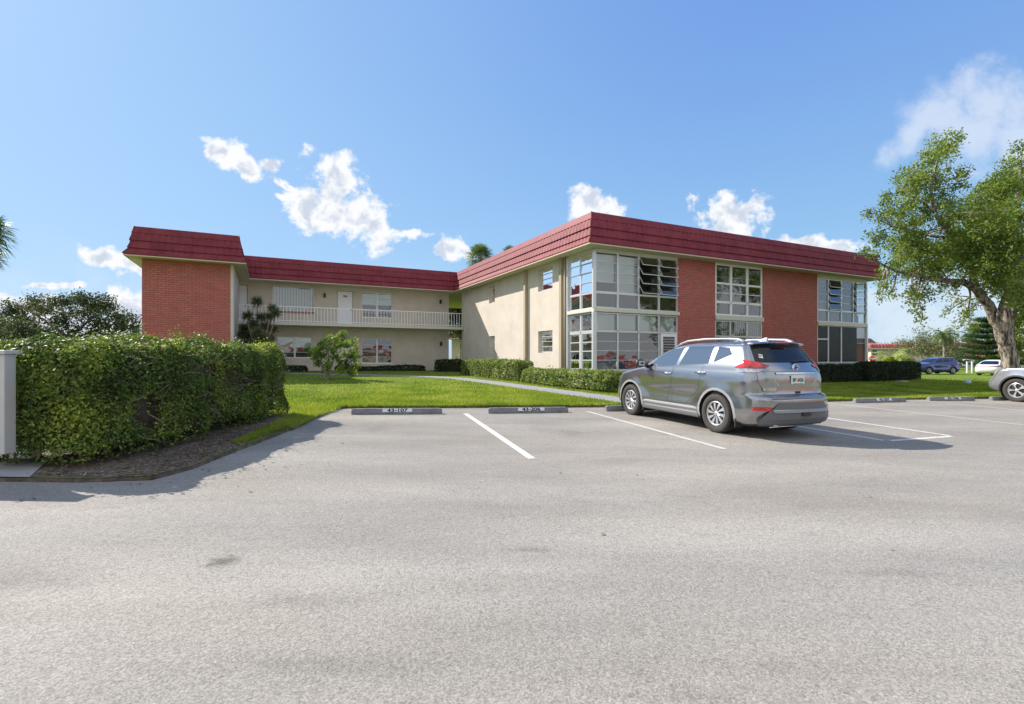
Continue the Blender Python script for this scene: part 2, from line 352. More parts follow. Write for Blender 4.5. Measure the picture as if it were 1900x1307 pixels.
M['pathc'] = plain('grey_path_concrete', (.25, .25, .26), .9, noise=.12, nscale=2, bump=.3, bscale=50)
M['stop'] = plain('dull_concrete', (.22, .22, .23), .9, noise=.25, nscale=7, bump=.7, bscale=70)
M['soil'] = plain('brown_mulch', (.15, .118, .088), 1.0, noise=.6, nscale=7, bump=1.0, bscale=35)
M['glass'] = glass('window_glass', (.72, .78, .77), 1.25, .012, .20, .08)
M['glass_far'] = plain('dark_glass', (.06, .07, .08), .1)
M['screen'] = glass('insect_screen', (.32, .33, .33), .25, .25, 0, .03)

GP = (-.01325, .0123)
def sm(t, a, b):
    t = min(1, max(0, (t-a)/(b-a))); return t*t*(3-2*t)
def gz(x, y):
    z = GP[0]*min(30, max(-30, x)) + GP[1]*min(34, max(-25, y))
    d = math.hypot(x, y)
    if x > 0: z += (-.25 - z)*sm(d, 38, 64)
    return z

# ------------------------------------------------------------------ ground, asphalt, lawn
EDGE = [(-4.37, 5.07), (-3.75, 5.2), (-3.63, 5.7), (-3.68, 6.4), (-3.70, 7.18), (-3.73, 8.0), (-3.83, 9.2), (-3.98, 10.3), (-4.10, 11.0), (-4.16, 11.45), (-3.94, 11.80), (-3.5, 11.86),
        (-1.06, 12.26), (2.6, 12.85), (6.0, 13.95), (9.93, 15.35), (12.8, 16.3), (16.7, 17.25), (30, 20.6)]
def densify(pts, step, wig):
    rs = random.Random(3); out = []
    for a, b in zip(pts, pts[1:]):
        n = max(1, int(math.dist(a, b)/step))
        for i in range(n):
            t = i/n; out.append((a[0]+(b[0]-a[0])*t+rs.uniform(-wig, wig), a[1]+(b[1]-a[1])*t+rs.uniform(-wig, wig)))
    out.append(pts[-1]); return out
EDGE_D = densify(EDGE, .12, .012)
def ground():
    xs = [-900, -400, -200, -100, -60, -40] + list(range(-30, 31, 4)) + [33, 37, 41, 46, 52, 60, 70, 85, 110, 160, 300, 900]
    ys = [-600, -200, -80, -40, -25] + list(range(-20, 35, 4)) + [36, 40, 44, 49, 55, 62, 75, 100, 150, 250, 500, 1500]
    b = MB(); nx = len(xs)
    for y in ys:
        for x in xs:
            inside = abs(x) <= 28 and -22 <= y <= 31
            b.v.append((x, y, gz(x, y) + (-.05 if inside else .045)))
    for j in range(len(ys)-1):
        for i in range(nx-1):
            a = j*nx+i; b.f.append((a, a+1, a+1+nx, a+nx)); b.mi.append(0)
    tag(b.build('ground', M['grass'], smooth=True), 'green ground reaching away behind the buildings', kind='structure')
    def flat(name, poly, dz, mat, label, skirt=0):
        me = bpy.data.meshes.new(name); bm = bmesh.new()
        vs = [bm.verts.new((x, y, GP[0]*x+GP[1]*y+dz)) for x, y in poly]
        f = bm.faces.new(vs); f.normal_update()
        if f.normal.z < 0: f.normal_flip()
        if skirt:
            lo = [bm.verts.new((v.co.x, v.co.y, v.co.z-skirt)) for v in vs]
            for i in range(len(vs)):
                j = (i+1) % len(vs); bm.faces.new((vs[i], vs[j], lo[j], lo[i]))
            for q in bm.faces: q.material_index = 0 if q is f else 1
        bmesh.ops.triangulate(bm, faces=[f]); bmesh.ops.recalc_face_normals(bm, faces=bm.faces)
        bm.to_mesh(me); bm.free()
        return tag(link(name, me, mat), label, kind='structure')
    flat('asphalt', [(-30, 5.05)] + EDGE_D + [(30, -24), (-30, -24)], 0, M['asphalt'], 'pale weathered asphalt of the parking lot')
    flat('lawn', [(-30, 5.07)] + [(x, y+.01) for x, y in EDGE_D] + [(30, 33.9), (-30, 33.9)], .035, [M['grass'], M['soil']], 'mown lawn between the parking lot and the apartments', skirt=.12)
    flat('soil_bed', [(-6.6, 5.12), (-4.37, 5.09), (-3.76, 5.22), (-3.64, 5.7), (-3.69, 6.4), (-3.71, 6.95), (-3.95, 7.5), (-4.25, 8.3), (-4.3, 9.0), (-4.2, 9.6), (-4.45, 10.2), (-5.2, 10.6), (-6.6, 10.6)], .040, M['soil'], 'dry brown soil under the big clipped hedge')
    flat('concrete_pad', [(-12, 5.08), (-4.9, 5.09), (-5.35, 5.75), (-12, 5.8)], .046, M['concrete'], 'concrete pad in front of the white cabinet')
ground()

def strip(name, pts, w, dz, mat, label):
    b = MB(); pts = [Vector((p[0], p[1], 0)) for p in pts]; L_, R_ = [], []
    for i, p in enumerate(pts):
        d = (pts[min(i+1, len(pts)-1)]-pts[max(0, i-1)]).normalized(); n = Vector((-d.y, d.x, 0))*w/2
        for q, l in ((p+n, L_), (p-n, R_)): l.append((q.x, q.y, GP[0]*q.x+GP[1]*q.y+dz))
    for i in range(len(pts)-1): b.quad(R_[i], R_[i+1], L_[i+1], L_[i])
    return tag(b.build(name, mat), label, kind='structure')
M['line'] = wornpaint('white_line_paint', (.66, .65, .63), (.36, .345, .32), .555, 24)
M['linef'] = wornpaint('faded_line_paint', (.60, .59, .57), (.36, .345, .32), .50, 24)
strip('parking_line', [(-1.03, 11.1), (.26, 6.49)], .105, .004, M['line'], 'bright white stall line between the two numbered wheel stops')
strip('parking_line', [(1.78, 11.82), (3.11, 7.33)], .10, .004, M['linef'], 'faded stall line left of the grey car')
strip('parking_line', [(4.75, 12.9), (5.63, 9.7), (6.13, 8.26)], .10, .004, M['line'], 'stall line running under the grey car')
strip('parking_line', [(6.22, 8.25), (7.70, 8.79)], .10, .004, M['line'], 'short cross line closing the hatched aisle')
strip('parking_line', [(6.35, 13.6), (6.97, 11.37), (7.75, 8.86)], .10, .004, M['line'], 'stall line right of the grey car')
strip('parking_line', [(9.3, 14.9), (10.67, 10.45)], .10, .004, M['linef'], 'faded stall line before the far wheel stops')
strip('parking_line', [(13.0, 16.2), (13.9, 12.0)], .10, .004, M['linef'], 'faded stall line beside the silver car')
strip('path', [(-14, 27.6), (-9.5, 27.2), (-5.0, 26.5), (-2.7, 24.9), (-.9, 21.9), (.9, 18.6), (2.55, 15.6), (3.6, 13.4)], 1.15, .045, M['pathc'], 'narrow concrete path crossing the lawn')

# grass blades -------------------------------------------------
M['blade'] = leafmat('grass_blade', [(.09, .155, .022), (.165, .25, .034), (.28, .355, .052), (.40, .42, .12)], .35, .6, .7)
def grass_blades():
    rs = np.random.RandomState(4)
    ex = np.array([p[0] for p in EDGE[7:]]); ey = np.array([p[1] for p in EDGE[7:]])
    pts = []
    # uniform-ish in screen density: sample depth behind edge with falloff
    N = 230000
    x = rs.uniform(-13, 30, N); d = rs.exponential(3.4, N)
    y = np.interp(x, [-5.2, -4.1, -3.94, -1.06, 2.6, 6, 9.93, 12.8, 16.7, 30], [9.4, 11.4, 11.8, 12.26, 12.85, 13.95, 15.35, 16.3, 17.25, 20.6]) + d
    ok = (y < 33) & (x < y*1.06) & (x > -y*.60)
    x, y = x[ok], y[ok]
    # ragged fringe leaning over the asphalt edge
    E = np.array(EDGE_D); M_ = 22000; k = rs.randint(30, len(E)-1, M_); t = rs.rand(M_, 1)
    e = E[k]*(1-t)+E[k+1]*t; x2 = e[:, 0]+rs.normal(0, .02, M_); y2 = e[:, 1]+np.abs(rs.normal(0, .04, M_))+.005
    # left grassy wedge beside the soil bed
    M3 = 9000; t = rs.rand(M3); yy = 7.0+t*4.6; xx = -3.76-.02*yy+.05-rs.rand(M3)*(.05+t*.75); 
    x = np.concatenate([x, x2, xx]); y = np.concatenate([y, y2, yy])
    # keep the path clear
    path = np.array([(-14, 27.6), (-9.5, 27.2), (-5.0, 26.5), (-2.7, 24.9), (-.9, 21.9), (.9, 18.6), (2.55, 15.6), (3.6, 13.4)])
    dm = np.full(len(x), 9.)
    for a, b in zip(path, path[1:]):
        ab = b-a; t = np.clip(((x-a[0])*ab[0]+(y-a[1])*ab[1])/(ab@ab), 0, 1); dm = np.minimum(dm, np.hypot(x-a[0]-t*ab[0], y-a[1]-t*ab[1]))
    ok = dm > .57; x, y = x[ok], y[ok]
    n = len(x); z = GP[0]*x+GP[1]*y+.03
    P = np.stack([x, y, z], 1)
    hgt = rs.uniform(.035, .085, (n, 1)); a = rs.rand(n)*6.283; wv = np.stack([np.cos(a), np.sin(a), np.zeros(n)], 1)*rs.uniform(.006, .013, (n, 1))*np.clip(y/13, .5, 2)[:, None]
    tip = P + np.stack([rs.normal(0, .025, n), rs.normal(0, .025, n), hgt[:, 0]], 1)
    co = np.stack([P-wv, P+wv, tip], 1).reshape(-1, 3)
    tag(fastmesh('grass', co, 3, M['blade']), 'short green grass covering the lawn', 'grass', kind='stuff')
grass_blades()

# ------------------------------------------------------------------ apartment building (local x = along front, y = depth)
TH = math.atan2(.440, .898)
BLD = empty('apartment_building', (3.08, 19.9, 0), TH, 'two storey cream and brick apartment building with maroon mansard roof', 'apartment building')
def text_mesh(name, s, size, mat, parent, loc, rot, extrude=.002, sx=1.0):
    cu = bpy.data.curves.new(name, 'FONT'); cu.body = s; cu.size = size; cu.align_x = 'CENTER'; cu.align_y = 'CENTER'; cu.extrude = extrude; cu.offset = size*.03
    t = bpy.data.objects.new(name+'_t', cu); COL.objects.link(t)
    dg = bpy.context.evaluated_depsgraph_get(); me = bpy.data.meshes.new_from_object(t.evaluated_get(dg)); bpy.data.objects.remove(t)
    me.name = name; me.materials.clear()
    Mx = Matrix.Translation(loc) @ rot.to_4x4() @ Matrix.Diagonal((sx, 1, 1, 1)); me.transform(Mx)
    return link(name, me, mat, parent)
RX = Matrix.Rotation(math.radians(90), 3, 'X')   # text facing -y

def holed_wall(b, a0, a1, z0, z1, holes, put, depth):
    """plane wall split round rectangular holes. put(a, d, z) -> point; depth = reveal"""
    A = sorted({a0, a1, *[h[0] for h in holes], *[h[1] for h in holes]}); Z = sorted({z0, z1, *[h[2] for h in holes], *[h[3] for h in holes]})
    for i in range(len(A)-1):
        for j in range(len(Z)-1):
            ca, cz = (A[i]+A[i+1])/2, (Z[j]+Z[j+1])/2
            if any(h[0] < ca < h[1] and h[2] < cz < h[3] for h in holes): continue
            b.quad(put(A[i], 0, Z[j]), put(A[i+1], 0, Z[j]), put(A[i+1], 0, Z[j+1]), put(A[i], 0, Z[j+1]))
    for (p, q, r, s_) in holes:
        b.quad(put(p, 0, r), put(p, 0, s_), put(p, depth, s_), put(p, depth, r)); b.quad(put(q, 0, s_), put(q, 0, r), put(q, depth, r), put(q, depth, s_))
        b.quad(put(p, 0, s_), put(q, 0, s_), put(q, depth, s_), put(p, depth, s_)); b.quad(put(q, 0, r), put(p, 0, r), put(p, depth, r), put(q, depth, r))
FR = lambda t0: (lambda a, d, z: (a, t0+d, z))          # wall facing -y
LF = lambda s0: (lambda a, d, z: (s0+d, a, z))          # wall facing -x (a = depth coordinate)

class Win:
    """one window: frame mesh with its glass (and blind) as sub-parts. put maps (a, depth, z)"""
    def __init__(s, put, mat='alu', name='window', label=None):
        s.put = put; s.fr = MB(); s.gl = MB(); s.bls = []; s.mat = mat; s.name = name; s.label = label
    def bar(s, a0, a1, z0, z1, d0=-.02, d1=.04):
        p = s.put; b = s.fr
        c = [p(a0,d0,z0),p(a1,d0,z0),p(a1,d1,z0),p(a0,d1,z0),p(a0,d0,z1),p(a1,d0,z1),p(a1,d1,z1),p(a0,d1,z1)]
        i = len(b.v); b.v += c
        for q in ((0,3,2,1),(4,5,6,7),(0,1,5,4),(1,2,6,5),(2,3,7,6),(3,0,4,7)): b.f.append(tuple(i+k for k in q)); b.mi.append(0)
    def frame(s, a0, a1, z0, z1, w=.045, **k):
        s.bar(a0, a1, z0, z0+w, **k); s.bar(a0, a1, z1-w, z1, **k); s.bar(a0, a0+w, z0+w, z1-w, **k); s.bar(a1-w, a1, z0+w, z1-w, **k)
    def pane(s, a0, a1, z0, z1, tilt=0, d=.012, n=3):
        p = s.put
        for i in range(n):   # bowed slightly so that neighbouring panes mirror different bits of sky
            s.gl.quad(p(a0+(a1-a0)*i/n, d-tilt, z0), p(a0+(a1-a0)*(i+1)/n, d-tilt, z0), p(a0+(a1-a0)*(i+1)/n, d, z1), p(a0+(a1-a0)*i/n, d, z1))
    def louvre(s, a0, a1, z0, z1, rows, tilt=0, w=.022):
        h = (z1-z0)/rows
        for i in range(rows):
            b0 = z0+i*h; b1 = b0+h; p = s.put
            if tilt <= .03:
                s.pane(a0, a1, b0+w, b1, tilt+.003*((i*7) % 3)); s.bar(a0, a1, b0, b0+w, d0=-.012-tilt, d1=.025)
            else:
                s.pane(a0+w, a1-w, b0+w+.03, b1-.01, tilt)
                for (x0, x1) in ((a0+.005, a0+w+.01), (a1-w-.01, a1-.005)):   # sloping sash sides
                    q = [p(x0,-tilt-.012,b0+.03),p(x1,-tilt-.012,b0+.03),p(x1,-tilt+.012,b0+.03),p(x0,-tilt+.012,b0+.03),p(x0,-.012,b1-.01),p(x1,-.012,b1-.01),p(x1,.012,b1-.01),p(x0,.012,b1-.01)]
                    j = len(s.fr.v); s.fr.v += q
                    for f in ((0,3,2,1),(4,5,6,7),(0,1,5,4),(1,2,6,5),(2,3,7,6),(3,0,4,7)): s.fr.f.append(tuple(j+k for k in f)); s.fr.mi.append(0)
                s.bar(a0, a1, b0+.02, b0+.02+w*1.3, d0=-tilt-.014, d1=-tilt+.012)
    def blind(s, a0, a1, z0, z1, d=.12, slats=0):
        p = s.put; s.bl = MB(); s.bls.append(s.bl)
        if slats:
            n = slats; w = (a1-a0)/n
            for i in range(n): s.bl.quad(p(a0+i*w, d, z0), p(a0+(i+.80)*w, d+.06, z0), p(a0+(i+.80)*w, d+.06, z1), p(a0+i*w, d, z1))
        else: s.bl.quad(p(a0, d, z0), p(a1, d, z0), p(a1, d, z1), p(a0, d, z1))
    def done(s, glassmat='glass', blindmat='blind'):
        f = s.fr.build(s.name, M[s.mat], BLD)
        if s.label: f['label'] = s.label
        if s.gl.f: s.gl.build('pane', M[glassmat], f)
        for q in s.bls: q.build('blind', M[blindmat], f)
        return f

# walls
for q in ((5.30, 7.69, .68, .95, .1, 5.95), (10.97, 15.43, .68, .95, .1, 5.95), (-16.65, -12.97, 11.58, 11.83, .3, 5.95)):
    b = MB(); b.box(*q); b.build('brick_wall', M['brick'], BLD)
b = MB()
LW = [(10.77, 11.62, 4.72, 5.72), (10.77, 11.56, 1.65, 2.72), (4.05, 5.45, 4.70, 5.80), (4.05, 5.45, 1.65, 2.72)]
holed_wall(b, 2.72, 16.4, -.2, 5.958, LW, LF(.70), .16)
b.quad((.70, 16.4, -.2), (.70, 16.4, 5.958), (4, 16.4, 5.958), (4, 16.4, -.2))
b.quad((.70, 2.72, -.2), (.95, 2.72, -.2), (.95, 2.72, 5.958), (.70, 2.72, 5.958))
b.quad((19.95, 1.2, -.2), (19.95, 16.4, -.2), (19.95, 16.4, 5.958), (19.95, 1.2, 5.958)); b.quad((4, 16.4, -.2), (4, 16.4, 5.958), (19.95, 16.4, 5.958), (19.95, 16.4, -.2))
# rear left wing
BW = [(-11.18, -8.81, 4.30, 5.80), (-7.45, -6.43, 3.52, 5.74), (-5.90, -3.90, 4.05, 5.74), (-13.3, -12.52, 3.52, 5.78), (-10.93, -8.94, 1.38, 2.72), (-7.22, -6.30, .62, 2.72), (-5.90, -3.89, 1.02, 2.70)]
holed_wall(b, -12.97, .72-.62, -.2, 5.958, BW, FR(17.4), .10)
b.quad((.10, 17.4, -.2), (.10, 26, -.2), (.10, 26, 5.958), (.10, 17.4, 5.958))
b.quad((-12.97, 11.83, 0), (-12.97, 17.4, 0), (-12.97, 17.4, 5.958), (-12.97, 11.83, 5.958))
b.box(-13.1, -12.968, 11.57, 11.84, .2, 5.95)
b.quad((-16.65, 11.83, 0), (-16.65, 11.83, 5.958), (-16.65, 26, 5.958), (-16.65, 26, 0)); b.quad((-16.65, 26, 0), (-16.65, 26, 5.958), (.1, 26, 5.958), (.1, 26, 0))
b.build('stucco_wall', M['stucco'], BLD)
# interiors that show through the glass
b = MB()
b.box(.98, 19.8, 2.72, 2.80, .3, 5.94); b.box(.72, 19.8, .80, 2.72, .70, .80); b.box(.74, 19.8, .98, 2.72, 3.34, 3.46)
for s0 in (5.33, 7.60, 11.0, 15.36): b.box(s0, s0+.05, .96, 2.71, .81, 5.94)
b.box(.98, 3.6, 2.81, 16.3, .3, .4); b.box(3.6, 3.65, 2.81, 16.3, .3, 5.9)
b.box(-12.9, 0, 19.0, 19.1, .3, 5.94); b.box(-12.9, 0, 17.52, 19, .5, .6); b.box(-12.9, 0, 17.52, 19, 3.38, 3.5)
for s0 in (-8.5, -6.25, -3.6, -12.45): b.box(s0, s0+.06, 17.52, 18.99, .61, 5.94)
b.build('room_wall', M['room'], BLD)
# slabs, beams, plinth
for nm_, mt_, bv_, groups_ in (('floor_band', 'sill', .012, (((.62, 5.36, .58, .90, 3.32, 3.47), (.62, .90, .90, 2.66, 3.32, 3.47)), ((7.69, 11.04, .60, .84, 3.21, 3.44),), ((15.43, 20.0, .60, .92, 3.18, 3.38), (19.80, 20.0, .92, 2.7, 3.18, 3.38)))),
        ('header', 'sill', 0, (((.70, 5.30, .66, .80, 5.86, 5.957), (.70, .80, .8, 2.66, 5.86, 5.957)), ((7.69, 10.97, .66, .80, 5.90, 5.957),), ((15.43, 19.95, .66, .80, 5.76, 5.957),))),
        ('plinth', 'concrete', 0, (((.70, 5.30, .66, .84, -.1, .84), (.70, .90, .84, 2.72, -.1, .84)), ((7.69, 10.97, .66, .84, -.1, .84),), ((15.43, 19.95, .66, .84, -.1, 1.14), (19.77, 19.95, .84, 2.7, -.1, 1.14))))):
    for g_ in groups_:
        b = MB()
        for q in g_: b.box(*q)
        b.build(nm_, M[mt_], BLD, bevel=bv_)
# balcony
b = MB(); b.box(-12.97, .68, 16.0, 17.4, 3.345, 3.52)
b.build('balcony_slab', M['sill'], BLD, bevel=.01)
b = MB(); x = -12.9
b.box(-12.95, .66, 16.03, 16.075, 4.43, 4.475); b.box(-12.95, .66, 16.035, 16.07, 3.60, 3.63)
while x < .66:
    b.box(x-.016, x+.016, 16.038, 16.066, 3.52, 4.43); x += .19
b.build('railing', M['white'], BLD)
# pilasters, downspouts
for t in (6.55, 3.02):
    b = MB(); b.box(.54, .698, t, t+.20, -.1, 5.95); b.build('pilaster', M['stucco_trim'], BLD, bevel=.01)
b = MB(); b.tube([(.62, 2.83, -.05), (.62, 2.83, 5.93)], .045, 10); b.build('downspout', M['stucco_trim'], BLD, smooth=True)
# front left glazed corner, upper floor
SC = [.78, 1.92, 3.05, 4.20, 5.28]
w = Win(FR(.70), label='upstairs porch glazing facing the parking lot with two columns of vents pushed open'); w.frame(.70, 5.30, 3.47, 5.86, .05)
for s_ in SC[1:-1]: w.bar(s_-.045, s_+.045, 3.52, 5.81, d0=-.035)
w.bar(.75, 5.25, 4.09, 4.17, d0=-.03)
for i in range(4):
    a0, a1 = SC[i]+(.05 if i else .0), SC[i+1]-.05
    w.louvre(a0, a1, 4.17, 5.81, 4, tilt=(.004, .010, .24, .17)[i]); w.pane(a0, a1, 3.52, 4.09)
w.blind(.80, 1.90, 4.6, 5.8, .22); w.blind(2.0, 3.0, 4.2, 5.8, .22); w.blind(.85, 1.9, 3.52, 3.56); w.blind(4.3, 5.2, 5.0, 5.8, .25, 14)
w.done()
w = Win(LF(.74), label='upstairs porch glazing on the sunlit side wall'); w.frame(.72, 2.64, 3.47, 5.86, .05); w.bar(1.66, 1.76, 3.52, 5.81, d0=-.03); w.bar(.77, 2.59, 4.09, 4.17, d0=-.03)
for a0, a1, tl in ((.77, 1.66, .03), (1.76, 2.59, .006)): w.louvre(a0, a1, 4.17, 5.81, 4, tilt=tl); w.pane(a0, a1, 3.52, 4.09)
w.done()
# lower floor
w = Win(FR(.70), label='ground floor porch glazing beside the louvred door'); w.frame(.70, 5.30, .84, 3.30, .05)
for s_ in SC[1:-1]: w.bar(s_-.04, s_+.04, .89, 3.25, d0=-.03)
w.bar(.75, 5.25, 2.48, 2.56, d0=-.03)
for i in range(4):
    a0, a1 = SC[i]+(.05 if i else 0), SC[i+1]-.05
    w.pane(a0, a1, 2.56, 3.25); w.blind(a0+.04, a1-.04, 2.58, 3.24, .10)
    if i < 3: w.louvre(a0, a1, .89, 2.48, 4, tilt=.004+.004*i)
w.done()
b = MB(); b.box(4.28, 5.22, .645, .69, .9, 2.47); d = b.build('door', M['white'], BLD, bevel=.006)
b = MB()
for i in range(11): b.box(4.42, 5.08, .625, .642, 1.05+i*.12, 1.05+i*.12+.095)
b.build('louvre_panel', M['glass_far'], d)
w = Win(LF(.74), label='ground floor porch glazing on the sunlit side wall'); w.frame(.72, 2.64, .84, 3.30, .05); w.bar(1.64, 1.74, .89, 3.25, d0=-.03); w.bar(.77, 2.59, 2.42, 2.56, d0=-.03)
for a0, a1 in ((.80, 1.62), (1.78, 2.58)):
    w.pane(a0, a1, 2.56, 3.25); w.blind(a0, a1, 2.58, 3.24, .16, 9); w.louvre(a0, a1, .89, 2.42, 4, .006, w=.045); w.bar(a0-.03, a0+.03, .89, 2.42); w.bar(a1-.03, a1+.03, .89, 2.42)
w.done()
b = MB(); b.box(.60, .78, .60, .72, .1, 3.32); b.box(.60, .76, .60, .70, 3.47, 5.86); b.box(.64, .74, 2.64, 2.74, .1, 5.9)
b.build('corner_post', M['alu'], BLD, bevel=.01)
# middle window
w = Win(FR(.70), 'white', label='tall white window in the brick front'); w.frame(7.69, 10.97, 3.44, 5.90, .07, d0=-.04)
for s_ in (8.76, 9.90): w.bar(s_-.07, s_+.07, 3.51, 5.83, d0=-.035)
w.bar(7.76, 10.9, 4.02, 4.13, d0=-.035); w.bar(7.76, 10.9, 4.93, 5.02, d0=-.03); w.bar(7.76, 10.9, 4.50, 4.53, d0=-.02)
for a0, a1 in ((7.76, 8.70), (8.83, 9.83), (9.97, 10.9)):
    w.pane(a0, a1, 5.02, 5.83); w.pane(a0, a1, 4.53, 4.93, .006); w.pane(a0, a1, 4.13, 4.5, .012); w.pane(a0, a1, 3.51, 4.02)
w.blind(7.8, 10.86, 5.35, 5.38, .3); w.done()
w = Win(FR(.70), label='ground floor window behind the grey car'); w.frame(7.69, 10.97, .84, 3.20, .06)
for s_ in (8.72, 9.88): w.bar(s_-.04, s_+.04, .9, 3.14, d0=-.03)
w.bar(7.76, 10.9, 2.40, 2.47, d0=-.03)
for a0, a1 in ((7.76, 8.68), (8.77, 9.84), (9.93, 10.9)):
    w.pane(a0, a1, 2.47, 3.14); w.blind(a0+.02, a1-.02, 2.47, 3.13, .08, 7); w.louvre(a0, a1, .9, 2.40, 4, .004)
w.done()
# right glazed corner
w = Win(FR(.70), label='upstairs porch glazing at the far right end'); w.frame(15.43, 19.95, 3.38, 5.76, .05)
for s_ in (16.38, 17.57, 18.70): w.bar(s_-.05, s_+.05, 3.43, 5.71, d0=-.03)
w.bar(15.48, 19.9, 3.97, 4.05, d0=-.03)
Q = [15.48, 16.38, 17.57, 18.70, 19.90]
for i in range(4):
    a0, a1 = Q[i]+(.05 if i else 0), Q[i+1]-.05
    w.louvre(a0, a1, 4.05, 5.71, 4, tilt=(.005, .10, .006, .15)[i]); w.pane(a0, a1, 3.43, 3.97); w.blind(a0, a1, 3.43, 3.9, .35)
w.done(blindmat='room')
w = Win(FR(.70), 'white', label='dark screened porch at the far right end'); w.frame(15.43, 19.95, 1.14, 3.18, .035)
w.bar(16.37, 16.43, 1.17, 3.15, d0=-.03); w.bar(17.55, 17.61, 1.17, 3.15, d0=-.03); w.bar(15.46, 16.37, 2.40, 2.46)
w.pane(15.46, 19.9, 1.17, 3.15); w.done('screen')
w = Win(LF(19.93), name='window', label='end glazing of the right porch'); w.frame(.72, 2.7, 3.38, 5.76, .05); w.bar(1.68, 1.76, 3.43, 5.71); w.pane(.77, 2.65, 3.43, 5.71); w.bar(.77, 2.65, 3.97, 4.05); w.done()
b = MB(); b.box(19.88, 20.0, .60, .72, 1.1, 3.18); b.box(19.86, 19.97, .62, .70, 3.38, 5.76); b.build('corner_post', M['white'], BLD)
# side wall windows
def slider(put, a0, a1, z0, z1, rows, lab, nm='window'):
    w = Win(put, label=lab); w.frame(a0, a1, z0, z1, .035, d0=-.01, d1=.03); w.louvre(a0+.035, a1-.035, z0+.035, z1-.035, rows, .004, w=.03); return w
slider(LF(.84), 10.77, 11.62, 4.72, 5.72, 3, 'small upstairs side window at the back').done()
slider(LF(.84), 10.77, 11.56, 1.65, 2.72, 3, 'small ground floor side window at the back').done()
slider(LF(.84), 4.05, 5.45, 4.70, 5.80, 4, 'upstairs side window near the corner').done()
slider(LF(.84), 4.05, 5.45, 1.65, 2.72, 4, 'ground floor side window near the corner').done()
# left wing windows
w = Win(FR(17.47), label='wide upstairs window with vertical blinds'); w.frame(-11.18, -8.81, 4.30, 5.80, .04, d0=-.01, d1=.03); w.pane(-11.14, -8.85, 4.34, 5.76); w.blind(-11.1, -8.88, 4.34, 5.76, .05, 14); w.done()
b = MB(); b.box(-11.22, -8.78, 17.33, 17.41, 4.20, 4.295); b.build('window_sill', M['brick'], BLD)
def two(a0, a1, z0, z1, lab, mid, bl=None):
    w = Win(FR(17.47), 'white', label=lab); w.frame(a0, a1, z0, z1, .045, d0=-.01, d1=.03); c = (a0+a1)/2; w.bar(c-.05, c+.05, z0+.045, z1-.045, d0=-.01, d1=.03)
    for p, q in ((a0+.045, c-.05), (c+.05, a1-.045)):
        w.louvre(p, q, z0+.045, mid, 2, .004); w.louvre(p, q, mid, z1-.045, 2, .007)
        if bl: w.blind(p, q, bl, z1-.05, .06)
    w.done()
two(-5.90, -3.90, 4.05, 5.74, 'upstairs window right of the white numbered door', 4.95, 4.9)
two(-10.93, -8.94, 1.38, 2.72, 'ground floor window beside the clipped hedge', 2.05, 2.08)
two(-5.90, -3.89, 1.02, 2.70, 'ground floor window right of the leafy shrub', 1.85)
def door(a0, a1, z0, z1, num, lab):
    b = MB(); b.box(a0+.05, a1-.05, 17.44, 17.48, z0, z1-.05); d = b.build('door', M['door'], BLD); d['label'] = lab
    b = MB(); b.box(a0, a0+.05, 17.41, 17.49, z0, z1); b.box(a1-.05, a1, 17.41, 17.49, z0, z1); b.box(a0+.05, a1-.05, 17.41, 17.49, z1-.05, z1); b.build('door_frame', M['stucco_trim'], d)
    b = MB(); b.lathe([(0, -.05), (.03, -.05), (.03, -.01), (.012, 0), (.012, .01)], 12, 'y', (a1-.14, 17.435, z0+1.0)); b.build('door_knob', M['black'], d, smooth=True)
    if num: text_mesh('door_number', num, .17, M['black'], d, ((a0+a1)/2, 17.436, z1-.35), RX)
door(-7.45, -6.43, 3.52, 5.74, '206', 'upstairs white door with a small number'); door(-13.3, -12.52, 3.52, 5.78, '', 'white upstairs door beside the brick block'); door(-7.22, -6.30, .62, 2.72, '', 'ground floor door behind the shrub')
for (a, z) in ((-8.2, 5.38), (-.52, 5.36), (-.49, 2.40)):
    b = MB(); n = 7
    pts = [(-.065, -.14), (.065, -.14), (.065, .06)] + [(.065*math.cos(math.pi*i/6), .06+.09*math.sin(math.pi*i/6)) for i in range(1, 6)] + [(-.065, .06)]
    f = [(a+p[0], 17.29, z+p[1]) for p in pts]; k = [(a+p[0], 17.40, z+p[1]) for p in pts]
    b.quad(*f)
    for i in range(len(pts)): j = (i+1) % len(pts); b.quad(f[i], k[i], k[j], f[j])
    b.build('wall_lamp', M['black'], BLD)
# soffit + roof
b = MB(); ZS = 5.96
def soff(x0, x1, y0, y1): b.quad((x0, y0, ZS), (x0, y1, ZS), (x1, y1, ZS), (x1, y0, ZS))
soff(-17.2, -12.4, 10.9, 27); soff(-12.4, 0, 16, 27); soff(0, 20.66, 0, 27)
for (x0, x1, y0, y1) in ((-17.2, -12.4, 10.9, 10.93), (-12.4, 0, 16, 16.03), (0, 20.66, 0, .03), (0, .03, .03, 16), (20.63, 20.66, .03, 27), (-17.2, -17.17, 10.93, 27), (-12.43, -12.4, 10.93, 16)):
    b.box(x0+.001, x1-.001, y0+.001, y1-.001, 5.935, 6.0)
b.build('soffit', M['soffit'], BLD)
PROF = [(0, 5.985, 0), (-.012, 6.035, 0), (.02, 6.09, .6), (.18, 6.31, 1), (.135, 6.318, 1), (.135, 6.335, 1), (.235, 6.67, 1), (.19, 6.678, 1), (.19, 6.695, 1), (.285, 7.02, 1), (.245, 7.03, 0), (.245, 7.045, 0), (.335, 7.33, 0), (.40, 7.345, 0), (.46, 7.30, 0)]
b = MB()
